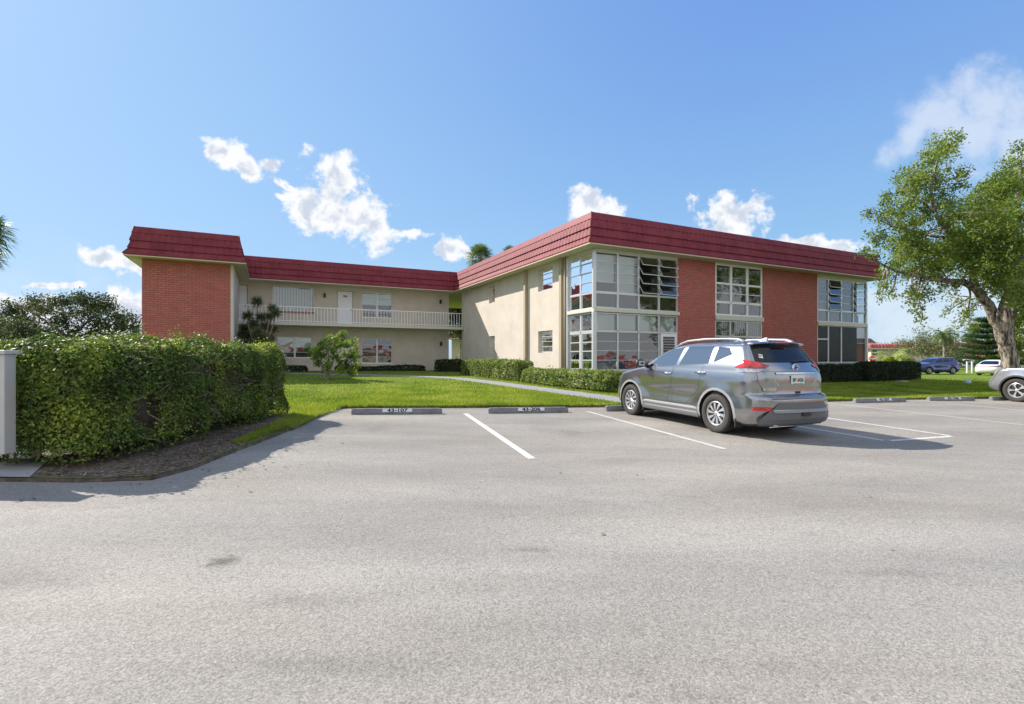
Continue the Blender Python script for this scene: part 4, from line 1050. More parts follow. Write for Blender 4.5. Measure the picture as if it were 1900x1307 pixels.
    # rear bumper cladding (dark) with silver skid
    def ringrow(z, off, half=1.20, N=24, xr=-2.41):
        r_ = []
        for i in range(N+1):
            th = math.pi*(.5-half/2+half*i/N) if False else (math.pi/2-half)+2*half*i/N
            c, s2 = math.cos(th), math.sin(th)
            r_.append((xr+.42-(.42+off)*s2**.74, (.905+off)*math.copysign(abs(c)**.74, c), z))
        return r_
    b = MB(); rows = [ringrow(.235, -.10, 1.10), ringrow(.28, -.02, 1.15), ringrow(.36, .012, 1.02), ringrow(.46, .018, .82), ringrow(.55, .016, .62), ringrow(.64, .010, .50), ringrow(.655, 0, .48)]
    for i in range(len(rows)-1):
        for j in range(24): b.quad(rows[i][j], rows[i][j+1], rows[i+1][j+1], rows[i+1][j])
    b.build('bumper_cladding', M['greytrim'], car, True)
    b = MB(); rows = [ringrow(.455, .022, .50), ringrow(.475, .032, .60), ringrow(.515, .032, .66), ringrow(.53, .022, .60)]
    for i in range(3):
        for j in range(24): b.quad(rows[i][j], rows[i][j+1], rows[i+1][j+1], rows[i+1][j])
    b.build('skid_panel', M['skid'], car, True)
    b = MB(); b.box(-2.46, -2.40, -.13, .05, .415, .475); b.build('tow_hook_cover', M['trim'], car)
    b = MB(); rows = [ringrow(.700, .002, .62), ringrow(.712, .012, .66), ringrow(.730, .012, .66), ringrow(.738, -.01, .62)]
    for i in range(3):
        for j in range(24): b.quad(rows[i][j], rows[i][j+1], rows[i+1][j+1], rows[i+1][j])
    b.build('bumper_step', M['skid'], car, True)
    # tailgate furniture
    tg = parts.get('tailgate') or car
    def gx(y, z):   # rear surface x near the gate
        lv = sorted(LV); 
        for a, c in zip(LV, LV[1:]):
            if a[0] <= z <= c[0]:
                t = (z-a[0])/(c[0]-a[0]); xr = a[2]+(c[2]-a[2])*t; w = a[3]+(c[3]-a[3])*t; dr = a[5]+(c[5]-a[5])*t
                return xr+dr*(1-max(0, 1-abs(y/w)**2.7)**(1/2.7))
        return -2.28
    def grow(y0, y1, z0, z1, off, name, mat, par, N=10, thick=0):
        b = MB()
        for i in range(N):
            a, c = y0+(y1-y0)*i/N, y0+(y1-y0)*(i+1)/N
            q = [(gx(a, z0)-off, a, z0), (gx(c, z0)-off, c, z0), (gx(c, z1)-off, c, z1), (gx(a, z1)-off, a, z1)]; b.quad(*q)
            if thick: b.quad((q[3][0], a, z1), (q[2][0], c, z1), (q[2][0]+thick, c, z1), (q[3][0]+thick, a, z1)); b.quad((q[0][0], a, z0), (q[0][0]+thick, a, z0), (q[1][0]+thick, c, z0), (q[1][0], c, z0))
        return b.build(name, mat, par, False)
    # plate recess
    b = MB(); outl = [(-.46, 1.125), (.46, 1.125), (.50, 1.02), (.43, .925), (-.43, .925), (-.50, 1.02)]
    b.quad(*[(gx(y, z)-.0045, y, z) for y, z in outl]); rec = b.build('plate_recess', M['bluegrey'], tg)
    grow(-.46, .46, 1.125, 1.15, .022, 'chrome_bar', M['chrome'], tg, 12, .02)
    pb = MB(); px = gx(0, 1.0)-.018; pb.box(px, px+.012, -.155, .155, .945, 1.098); pl = pb.build('number_plate', M['platew'], tg, bevel=.003)
    RR = Matrix.Rotation(math.radians(-90), 3, 'Z') @ Matrix.Rotation(math.radians(90), 3, 'X')
    text_mesh('plate_text', 'IBP  AG26', .082, M['plateg'], pl, Vector((px-.004, 0, 1.018)), RR, .001, .72)
    b = MB(); b.lathe([(0, 0), (.020, 0), (.020, .004)], 16, 'y'); o_ = b.build('plate_fruit', M['orange'], pl); o_.rotation_euler = (0, 0, math.radians(-90)); o_.location = (px-.006, -.003, 1.018); o_.rotation_euler = (0, 0, math.radians(90))
    b = MB(); b.box(px-.004, px, -.12, .12, .948, .958); b.build('plate_strip', M['plateg'], pl)
    text_mesh('model_badge', 'ROGUE', .062, M['chrome'], tg, Vector((gx(.60, .86)-.010, .585, .865)), RR @ Matrix.Rotation(math.radians(-8), 3, 'Y'), .003, 1.25)
    # round emblem with a bar
    b = MB(); b.lathe([(.050, 0), (.052, .012), (.064, .012), (.066, 0)], 28, 'y'); b.box(-.085, .085, .004, .018, -.014, .014)
    em = b.build('emblem', M['chrome'], tg, True); em.location = (gx(0, 1.235)-.016, -.02, 1.235); em.rotation_euler = (0, 0, math.radians(-90)); em.rotation_euler = (0, 0, math.radians(90))
    text_mesh('emblem_text', 'NISSAN', .026, M['gap'], em, Vector((0, .020, 0)), Matrix.Rotation(math.radians(180), 3, 'Z') @ RX, .001, 1.0)
    b = MB(); b.box(gx(0, .81)-.010, gx(0, .81)+.01, -.07, .05, .785, .825); b.build('gate_handle', M['trim'], tg, bevel=.006)
    # wiper
    b = MB(); b.tube([(gx(0, 1.32)-.03, -.02, 1.325), (gx(-.15, 1.35)-.035, -.20, 1.352), (gx(-.35, 1.36)-.03, -.44, 1.350)], [.016, .010, .006], 6); b.tube([(gx(0, 1.34)-.02, .0, 1.340), (gx(-.45, 1.36)-.022, -.50, 1.348)], .006, 5)
    b.build('wiper', M['trim'], car, True)
    b = MB(); b.quad(*[(gx(y, z)-.004, y, z) for y, z in ((.60, 1.40), (.53, 1.39), (.51, 1.455), (.57, 1.465))]); stk = b.build('window_sticker', M['white'], car)
    b = MB(); b.quad(*[(gx(y, z)-.006, y, z) for y, z in ((.585, 1.425), (.54, 1.42), (.535, 1.44), (.58, 1.445))]); b.build('sticker_mark', M['red'], stk)
    # black side strips of the rear glass
    # shark fin
    b = MB(); q = [(-1.42, 0, 1.700), (-1.60, 0, 1.765), (-1.66, 0, 1.765), (-1.65, 0, 1.69)]
    for s_ in (-1, 1): b.quad(*[(x, s_*(.028 if z < 1.74 else .006), z) for x, y, z in (q if s_ > 0 else q[::-1])])
    b.quad((-1.60, -.006, 1.765), (-1.60, .006, 1.765), (-1.66, .006, 1.765), (-1.66, -.006, 1.765)); b.quad((-1.42, -.028, 1.700), (-1.42, .028, 1.700), (-1.60, .006, 1.765), (-1.60, -.006, 1.765)); b.quad((-1.65, -.028, 1.69), (-1.66, -.006, 1.765), (-1.66, .006, 1.765), (-1.65, .028, 1.69))
    b.build('antenna_fin', M['gunmetal'], car)
    # underbody, exhaust hitch bar
    b = MB(); b.tube([(-2.30, .55, .255), (-2.32, -.10, .262)], .014, 6); b.tube([(-2.28, .62, .225), (-2.31, -.10, .232)], .012, 6); b.build('hitch_bar', M['chrome'], car, True)
    b = MB(); b.box(-2.15, -1.6, -.62, .62, .22, .34); b.box(-1.4, -1.3, -.75, .75, .27, .36); b.tube([(-1.9, -.55, .27), (-2.28, -.58, .27)], .035, 10); b.build('underbody', M['gap'], car)
    # interior: seats, headrests, dash, floor
    b = MB()
    for (x, y) in ((.25, .38), (.25, -.38), (-.72, .42), (-.72, -.42), (-.72, 0)):
        b.box(x-.12, x+.05, y-.22, y+.22, .8, 1.28); b.box(x-.10, x+.0, y-.10, y+.10, 1.30, 1.47)
    b.box(.75, 1.0, -.7, .7, .9, 1.14); b.box(-2.0, 1.0, -.80, .80, .5, .82)
    b.build('seats', M['seat'], car, bevel=.03)
M['bluegrey'] = M['gunmetal']
car_details()

# other cars ---------------------------------------------------
def scaled_levels(fx=1, fz=1, fw=1): return [(z*fz, xf*fx, xr*fx, w*fw, df*fx, dr*fx) for (z, xf, xr, w, df, dr) in LV]
SIMPLE_SIDE = ROGUE['side'][:5]
def variant(**k):
    d = dict(ROGUE); d.update(k); return d
# silver SUV at the right edge: boxier, tall hood, headlamp wrapping round the corner
LV2 = [(.30, 2.05, -2.2, .80, .35, .3), (.34, 2.22, -2.3, .87, .42, .35), (.42, 2.36, -2.36, .90, .50, .38), (.50, 2.42, -2.38, .912, .55, .38), (.56, 2.42, -2.38, .915, .56, .38), (.60, 2.40, -2.38, .915, .56, .4), (.72, 2.34, -2.36, .915, .55, .4),
       (.84, 2.28, -2.34, .915, .52, .4), (.95, 2.22, -2.33, .912, .50, .4), (1.04, 2.14, -2.32, .905, .48, .4), (1.09, 2.0, -2.31, .895, .52, .4), (1.12, 1.70, -2.30, .885, .55, .4), (1.16, 1.20, -2.28, .872, .42, .4),
       (1.28, .95, -2.22, .84, .30, .34), (1.42, .72, -2.14, .79, .26, .3), (1.56, .48, -2.05, .74, .26, .3), (1.68, .20, -1.98, .68, .26, .26), (1.73, -.1, -1.9, .60, .3, .24), (1.76, -.5, -1.7, .42, .3, .2), (1.765, -.9, -1.4, .12, .1, .1)]
SILVER = dict(cat='car', WB=2.75, R=.385, W=1.84, levels=LV2, arch=.50, archmat='trim', spokes=5, style='alloy', sub=4,
  side=[('front_door', [(.98, .42), (1.0, 1.10), (.70, 1.155), (-.12, 1.20), (-.10, .42)], .006, 'paint'), ('rear_door', [(-.11, .42), (-.13, 1.20), (-1.15, 1.24), (-1.1, 1.0), (-.85, .8), (-.80, .42)], .006, 'paint'),
        ('window1', [(.80, 1.18), (.42, 1.50), (.2, 1.62), (-.15, 1.65), (-.12, 1.21)], 0, 'carglass2'), ('window2', [(-.22, 1.65), (-1.08, 1.65), (-1.08, 1.25), (-.20, 1.215)], 0, 'carglass2'),
        ('headlight', [(2.60, .82), (2.02, .86), (1.90, 1.075), (2.60, 1.075)], 0, 'lens'), 
        ('taillight', [(-1.95, .95), (-1.95, 1.2), (-2.6, 1.2), (-2.6, .95)], 0, 'red')],
  sub_side=[('marker_lamp', [(2.16, .90), (2.00, .91), (1.93, 1.06), (2.10, 1.05)], 0, 'amber')],
  front=[('windshield', [(-.72, 1.20), (.72, 1.20), (.60, 1.68), (-.60, 1.68)], 0, 'carglass'), ('grille', [(-.5, .70), (.5, .70), (.55, 1.0), (-.55, 1.0)], 0, 'trim')],
  rear=[('rear_window', [(-.66, 1.25), (.66, 1.25), (.58, 1.62), (-.58, 1.62)], 0, 'carglass')], zones=[(.30, .50, 'greytrim')],
  names=ROGUE['names'], parenting={'front_door': ['window1'], 'rear_door': ['window2'], 'headlight': ['marker_lamp']}, push={'headlight': .008, 'marker_lamp': .012})
hs = math.atan2(.962, -.274)
def place_car(spec, name, label, paint, frontwheel, head, scale, groundz=None, side=1):
    """place so that the front wheel on the given side stands at frontwheel"""
    f = Vector((math.cos(head), math.sin(head))); l = Vector((-f.y, f.x)); c = Vector(frontwheel)-f*(spec['WB']/2)*scale-l*side*(spec['W']/2-.0)*scale
    z = gz(c.x, c.y) if groundz is None else groundz
    return make_car(name, label, paint, (c.x, c.y, z), head, scale, spec)
r2, p2, b2 = place_car(SILVER, 'parked_car', 'silver sport utility vehicle cut off by the right edge, amber marker and five spoke wheel', 'silverpaint', (16.12, 16.03), hs, .97)
b = MB(); b.box(2.405, 2.425, -.5, .5, .52, .60); b.build('bumper_strip', M['chrome'], r2)
# blue crossover far behind, side on
LV3 = scaled_levels(.93, .955, .97)
def sc(poly, fx=.93, fz=.955): return [(x*fx, z*fz) for x, z in poly]
BLUE = dict(cat='car', WB=2.55, R=.335, W=1.78, levels=LV3, arch=.44, archmat='trim', spokes=5, style='alloy', sub=3, ns=30, na=12,
   side=[(k, sc(p), 0, ('carglass' if k.startswith('window') else m)) for k, p, g, m in ROGUE['side'] if not k.startswith('taillight_')],
   rear=[('rear_window', sc(ROGUE['rear'][0][1], .97), 0, 'carglass')], front=[('windshield', sc(ROGUE['front'][0][1], .97), 0, 'carglass')],
   names=ROGUE['names'], parenting={'front_door': ['window1'], 'rear_door': ['window2']}, tilt=0)
make_car('parked_car', 'small deep blue crossover side on beyond the dark hedge', 'bluepaint', (41.4, 49.3, -.16), math.radians(186), 1.0, BLUE)
# white saloon at the far right, tail lamp towards us
LV4 = [(.20, 2.1, -2.15, .76, .4, .3), (.30, 2.28, -2.32, .86, .5, .4), (.45, 2.36, -2.40, .89, .58, .42), (.60, 2.36, -2.42, .895, .6, .44), (.75, 2.28, -2.38, .895, .6, .46), (.88, 2.0, -2.36, .885, .6, .48), (.96, 1.55, -2.30, .87, .6, .5), (1.02, 1.05, -1.95, .85, .4, .4),
       (1.12, .80, -1.75, .80, .3, .35), (1.25, .50, -1.50, .73, .3, .3), (1.36, .15, -1.20, .64, .3, .3), (1.43, -.1, -.9, .48, .2, .2), (1.45, -.3, -.7, .2, .1, .1)]
SALOON = dict(cat='car', WB=2.75, R=.33, W=1.80, levels=LV4, arch=.42, archmat='paintw', spokes=5, style='alloy', sub=3, ns=30, na=12,
   side=[('window', [(.75, 1.03), (.25, 1.32), (-.40, 1.385), (-.9, 1.30), (-1.35, 1.06)], 0, 'carglass'), ('taillight', [(-1.9, .80), (-1.9, .93), (-2.6, .93), (-2.6, .78)], 0, 'redd')],
   rear_pair=[('taillight', [(.0, .84), (.96, .80), (.96, .91), (.0, .90)], 0, 'redd')], rear=[('rear_window', [(-.7, 1.02), (.7, 1.02), (.55, 1.36), (-.55, 1.36)], 0, 'carglass')],
   front=[('windshield', [(-.7, 1.03), (.7, 1.03), (.55, 1.38), (-.55, 1.38)], 0, 'carglass')], names={}, tilt=0)
M['paintw'] = M['whitepaint']
make_car('parked_car', 'white low saloon with red tail lamps, partly hidden behind the silver vehicle', 'whitepaint', (45.0, 46.5, -.20), math.radians(28), 1.0, SALOON)
make_car('parked_car', 'tiny white car parked far off beside the distant cream building', 'whitepaint', (76.2, 85.0, -.25), math.radians(190), 1.0, dict(SALOON, cat='car'))

# ------------------------------------------------------------------ vegetation
LM = {}
LM['hedge'] = leafmat('hedge_leaf', [(.038, .070, .020), (.082, .140, .034), (.170, .245, .048), (.42, .50, .09)], .32, .5, 1.6)
LM['lit'] = leafmat('sunlit_hedge_leaf', [(.045, .085, .022), (.11, .18, .035), (.22, .29, .07), (.42, .44, .22)], .35, .5, 2.5)  # paler leaf copy for the sunlit hedges, sun put into the colour
LM['darkh'] = leafmat('shaded_hedge_leaf', [(.012, .025, .010), (.022, .045, .016), (.04, .07, .02)], .2, .5, 2)  # darker leaf copy for hedges in shade, shade put into the colour
LM['ficus'] = leafmat('tree_leaf', [(.065, .11, .028), (.13, .19, .042), (.21, .290, .062), (.32, .42, .13)], .45, .45, .9)
LM['oak'] = leafmat('dark_tree_leaf', [(.022, .038, .018), (.040, .062, .026), (.07, .095, .035), (.14, .12, .05)], .3, .6, .5)
LM['far'] = leafmat('far_tree_leaf', [(.09, .11, .05), (.16, .18, .08), (.27, .27, .13)], .3, .6, .4)
LM['pine'] = leafmat('pine_leaf', [(.018, .045, .014), (.035, .085, .020), (.06, .13, .03)], .25, .6, .5)
LM['palm'] = leafmat('palm_leaf', [(.05, .09, .025), (.09, .15, .04), (.16, .21, .06)], .3, .45, .8)
LM['palmy'] = leafmat('golden_palm_leaf', [(.13, .19, .04), (.26, .32, .06), (.42, .44, .14)], .35, .45, .8)
LM['spiky'] = leafmat('grey_green_leaf', [(.07, .09, .045), (.13, .155, .08), (.24, .26, .16)], .3, .5, 1.0)
LM['shrub'] = leafmat('shrub_leaf', [(.05, .10, .018), (.10, .18, .028), (.20, .30, .045), (.34, .40, .09)], .4, .4, 1.5)
M['twig'] = plain('dry_twig', (.27, .215, .165), .9, noise=.3, nscale=12)
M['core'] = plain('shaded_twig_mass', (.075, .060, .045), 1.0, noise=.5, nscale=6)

def vnoise(P, s, seed=0):   # cheap smooth pseudo-noise
    rs = np.random.RandomState(seed); o = np.zeros(len(P))
    for k in range(6):
        d = rs.normal(size=3)*s*(1+.5*k); o += np.sin(P@d+rs.rand()*6.28)/(1+.35*k)
    return o/2.6
def hedge(name, label, path, width, z0, z1, mat, lsize, dens, seed=1, rough=.10, lift=.0, rnd=.25, bare=None, core=True, group=None, cat='hedge', endw=None, twigs=0):
    """clipped hedge following a centre line; leaves scattered through a shell, thinning where it is bare"""
    rs = np.random.RandomState(seed); P = np.array(path, float); seg = np.diff(P, axis=0); ln = np.linalg.norm(seg, axis=1); cum = np.r_[0, np.cumsum(ln)]; Lt = cum[-1]
    H = z1-z0; per = 2*(H)+width
    N = int(dens*(Lt*per+2*width*H))
    root = empty(name, (P[len(P)//2][0], P[len(P)//2][1], z0), 0, label, cat, group)
    def at(t):
        t = np.clip(t, 0, Lt-1e-6); k = np.clip(np.searchsorted(cum, t, side='right')-1, 0, len(ln)-1); f = (t-cum[k])/ln[k]
        c = P[k]+seg[k]*f[:, None]; d = seg[k]/ln[k][:, None]; return c, np.stack([-d[:, 1], d[:, 0]], 1), d
    # rounded box sampling via superellipsoid in (t, w, h)
    u = rs.rand(N); 
    kind = rs.rand(N); a1 = Lt*H*2; a2 = Lt*width; a3 = 2*width*H; tot = a1+a2+a3
    T = rs.rand(N)*2-1; Wd = rs.rand(N)*2-1; Hh = rs.rand(N)*2-1
    side = kind < a1/tot; top = (kind >= a1/tot) & (kind < (a1+a2)/tot); end = kind >= (a1+a2)/tot
    Wd[side] = np.sign(Wd[side]); Hh[top] = 1; T[end] = np.sign(T[end])
    # round the corners
    hx, hy, hz = Lt/2, width/2, H/2; r = min(rnd, hy*.95, hz*.95)
    q = np.stack([T*hx, Wd*hy, Hh*hz], 1); inner = np.clip(q, [-hx+r, -hy+r, -hz*1.5], [hx-r, hy-r, hz-r]); d = q-inner; dl = np.linalg.norm(d, axis=1, keepdims=True)
    nn = np.where(dl > 1e-6, d/np.maximum(dl, 1e-6), 0); q = inner+nn*r
    base = np.stack([np.where(end, np.sign(T), 0), np.where(side, np.sign(Wd), 0), np.where(top, 1., 0)], 1); nn = np.where(dl > 1e-6, nn, base)
    bump = vnoise(q, 2.2, seed)*rough+vnoise(q, 7, seed+1)*rough*.5
    depth = rs.exponential(.055, N)-.03
    depth = np.where(rs.rand(N) < .045, -np.abs(rs.normal(0, .075*min(1, width), N)), depth)   # stray shoots
    q = q+nn*(bump-np.clip(depth, -.17, .30))[:, None]
    keep = np.ones(N, bool)
    g = vnoise(q, 2.6, seed+5)
    if bare is not None: keep &= ~((bare(q, hx, hy, hz)+.45*g+.3*rs.normal(size=N)) > .75)
    low = (q[:, 2]+hz)/H; keep &= ~((low < lift) & (rs.rand(N) > .25+low*1.5))
    q, nn = q[keep], nn[keep]
    c, nrm, dd = at(q[:, 0]+hx); over = np.clip(q[:, 0], None, -hx)+hx + np.clip(q[:, 0], hx, None)-hx
    X = c+nrm*q[:, 1:2]+dd*over[:, None]; Z = z0+hz+q[:, 2]
    C = np.stack([X[:, 0], X[:, 1], Z], 1)
    n3 = np.stack([nrm[:, 0]*nn[:, 1]+dd[:, 0]*nn[:, 0], nrm[:, 1]*nn[:, 1]+dd[:, 1]*nn[:, 0], nn[:, 2]], 1)
    C -= np.array(root.location)
    fastmesh('foliage', leaves(C, lsize, n3*.8+np.array([0, 0, .25]), .75, .55, .2, rs), 4, LM[mat], root)
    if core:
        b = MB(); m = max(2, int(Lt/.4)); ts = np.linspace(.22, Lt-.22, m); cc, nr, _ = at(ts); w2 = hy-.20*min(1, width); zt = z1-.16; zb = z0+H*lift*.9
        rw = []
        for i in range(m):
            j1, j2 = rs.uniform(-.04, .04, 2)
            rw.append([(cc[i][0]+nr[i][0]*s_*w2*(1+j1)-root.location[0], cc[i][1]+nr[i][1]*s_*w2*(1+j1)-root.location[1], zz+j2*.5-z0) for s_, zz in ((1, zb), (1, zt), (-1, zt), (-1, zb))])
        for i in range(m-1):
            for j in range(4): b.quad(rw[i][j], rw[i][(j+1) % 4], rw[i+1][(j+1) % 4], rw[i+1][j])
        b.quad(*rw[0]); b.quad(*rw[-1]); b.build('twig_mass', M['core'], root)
    b = MB()
    nst = max(2, int(Lt/.45))
    for i in range(nst):
        t = np.array([.3+(Lt-.6)*(i+rs.rand()*.5)/nst]); c, nr, _ = at(t); off = rs.uniform(-.5, .5)*hy
        x, y = c[0]+nr[0]*off; x -= root.location[0]; y -= root.location[1]
        b.tube([(x, y, -.05), (x+rs.normal(0, .03), y+rs.normal(0, .03), H*.3), (x+rs.normal(0, .1), y+rs.normal(0, .1), H*.6)], [.022, .017, .01], 6)
    for i in range(twigs):
        t = np.array([rs.uniform(.2, Lt-.2)]); c, nr, dd = at(t); s_ = -1 if rs.rand() < .85 else 1; zz = rs.uniform(.12, .95)*H
        p = np.array([*(c[0]+nr[0]*s_*(hy-rs.uniform(.02, .16))), z0+zz])-np.array(root.location); pts = [p]; v = rs.normal(size=3)*np.array([1, 1, .8])+np.array([*(nr[0]*s_*.5), .2])
        for k in range(4): v = v+rs.normal(size=3)*.6; pts.append(pts[-1]+v/np.linalg.norm(v)*rs.uniform(.04, .10))
        b.tube(pts, [.007, .006, .005, .004, .003], 4)
    b.build('stems', M['twig'], root)
    return root
def bare1(q, hx, hy, hz):
    front = q[:, 1] < -hy*.3
    def blob(t, h, a, c): return np.exp(-((q[:, 0]-t)/a)**2-((q[:, 2]-h)/c)**2)
    v = 1.0*blob(-hx+2.0, hz*.45, .38, .17)+.95*blob(-hx+.95, -hz*.25, .22, .25)+.7*blob(-hx+1.6, -hz*.75, .5, .2)+.8*blob(-hx+2.7, -hz*.8, .6, .22)+.5*blob(-hx+3.2, .0, .3, .3)+.45*blob(-hx+2.9, hz*.3, .6, .3)
    return v*front*1.45
zh = gz(-5.2, 7.5)
# centre line runs from the near end to the far end, right face towards the lot (negative side = right)
hedge('clipped_hedge', 'big shoulder high green hedge with bare twiggy patches at the left, beside the white cabinet', [(-5.27, 5.50), (-5.22, 6.3), (-5.20, 7.2), (-5.22, 8.4), (-5.25, 10.35)], 1.22, zh+.06, zh+1.42, 'hedge', .042, 4600, 3, .095, .10, .34, bare1, twigs=240)
hedge('clipped_hedge', 'hedge top showing behind the white cabinet at the left edge', [(-7.0, 7.9), (-9.6, 7.9)], 1.1, gz(-8, 8)+.05, gz(-8, 8)+1.36, 'hedge', .065, 1200, 5, .08)
hz_ = lambda x, y, h: gz(x, y)+h
def loc(s_, t): P = Vector((3.08, 19.9))+Vector((.898, .440))*s_+Vector((-.440, .898))*t; return (P.x, P.y)
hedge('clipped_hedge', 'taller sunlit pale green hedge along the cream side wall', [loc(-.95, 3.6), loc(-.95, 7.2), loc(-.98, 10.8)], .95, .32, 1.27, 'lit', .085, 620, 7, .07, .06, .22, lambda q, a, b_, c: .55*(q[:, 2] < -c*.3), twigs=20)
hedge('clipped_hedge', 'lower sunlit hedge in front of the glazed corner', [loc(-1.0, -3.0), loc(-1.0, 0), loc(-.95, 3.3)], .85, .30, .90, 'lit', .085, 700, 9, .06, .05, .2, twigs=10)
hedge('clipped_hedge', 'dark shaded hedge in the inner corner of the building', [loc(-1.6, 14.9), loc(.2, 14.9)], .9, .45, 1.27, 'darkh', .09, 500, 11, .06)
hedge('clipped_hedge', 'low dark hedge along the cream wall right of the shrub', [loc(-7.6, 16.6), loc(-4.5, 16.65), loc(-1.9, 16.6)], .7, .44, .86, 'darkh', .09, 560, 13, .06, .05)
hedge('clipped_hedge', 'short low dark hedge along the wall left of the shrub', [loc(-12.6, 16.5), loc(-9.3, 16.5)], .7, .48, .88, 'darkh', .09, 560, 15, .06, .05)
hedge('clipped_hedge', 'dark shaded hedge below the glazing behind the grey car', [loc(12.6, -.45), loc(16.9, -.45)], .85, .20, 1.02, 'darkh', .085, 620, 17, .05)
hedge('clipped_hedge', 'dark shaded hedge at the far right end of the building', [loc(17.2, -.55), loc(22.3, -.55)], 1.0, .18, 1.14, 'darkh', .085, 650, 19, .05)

def tube_limb(b, pts, r0, r1, n=10, wob=.04, rs=random):
    P = catmull(pts, 5); m = len(P); rad = [r0+(r1-r0)*(i/(m-1))**.8 for i in range(m)]
    P = [Vector(p)+Vector((rs.gauss(0, 1), rs.gauss(0, 1), 0))*wob*rad[i] for i, p in enumerate(P)]
    b.tube(P, rad, n); return P
def tufts(centres, radii, ntuft, nleaf, tr, rs, hang=.0):
    """leaf positions: tufts scattered in blobs, leaves scattered about each tuft"""
    out = []
    for c, r, n in zip(centres, radii, ntuft):
        v = unit(rs.normal(size=(n, 3)))*(rs.rand(n, 1)**.45)*np.array(r); T = np.array(c)+v
        k = rs.randint(int(nleaf*.5), int(nleaf*1.5), n); idx = np.repeat(np.arange(n), k)
        o = rs.normal(size=(len(idx), 3))*tr*np.array([1, 1, .8]); o[:, 2] -= hang*rs.rand(len(idx))**2
        out.append(T[idx]+o)
    return np.concatenate(out)
def tree(name, label, base, trunk, limbs, blobs, mat, lsize, tuftn=26, nleaf=16, tr=.12, seed=1, hang=0, cat='tree', group=None, twigr=.02, density=1.0, barkm='bark'):
    """trunk/limbs: list of (points, r0, r1); blobs: (x,y,z, rx,ry,rz)"""
    rs = np.random.RandomState(seed); pr = random.Random(seed); root = empty(name, base, 0, label, cat, group); B = np.array(base)
    b = MB(); allp = []
    for pts, r0, r1 in [trunk]+limbs:
        Q = tube_limb(b, [np.array(p)-B for p in pts], r0, r1, 12 if r0 > .1 else 7, .12, pr); allp += [(np.array(q), r0) for q in Q[len(Q)//2:]]
    AP = np.array([a for a, _ in allp])
    for (x, y, z, rx, ry, rz) in blobs:   # branchlets into each clump
        c = np.array([x, y, z])-B; k = np.argmin(((AP-c)**2).sum(1)+.6*np.maximum(0, AP[:, 2]-c[2])**2); p = AP[k]
        mid = (p+c)/2+rs.normal(size=3)*.12*np.linalg.norm(c-p); d0 = min(twigr*2.2, .012+.02*np.linalg.norm(c-p))
        tube_limb(b, [p, mid, c], d0*1.4+twigr*.4, twigr*.5, 5, .1, pr)
        for _ in range(4):
            e = c+unit(rs.normal(size=(1, 3)))[0]*np.array([rx, ry, rz])*.85; b.tube([tuple(c*.7+p*.3), tuple((c+e)/2+rs.normal(size=3)*.05), tuple(e)], [twigr*.6, twigr*.45, twigr*.2], 4)
    b.build('trunk', M[barkm], root, True)
    C = tufts([(x-B[0], y-B[1], z-B[2]) for x, y, z, *_ in blobs], [q[3:] for q in blobs], [max(3, int(tuftn*density*((q[3]*q[4]*q[5])**(1/3)/.8)**2.2)) for q in blobs], nleaf, tr, rs, hang)
    fastmesh('crown', leaves(C, lsize, np.array([0, 0, .5]), 1.0, .5, .6, rs), 4, LM[mat], root)
    return root
def px(x, y, Y): return ((x-950)/930*Y, Y, 1.38+(665-y)/930*Y)   # layout sketch helper: angular direction at depth Y
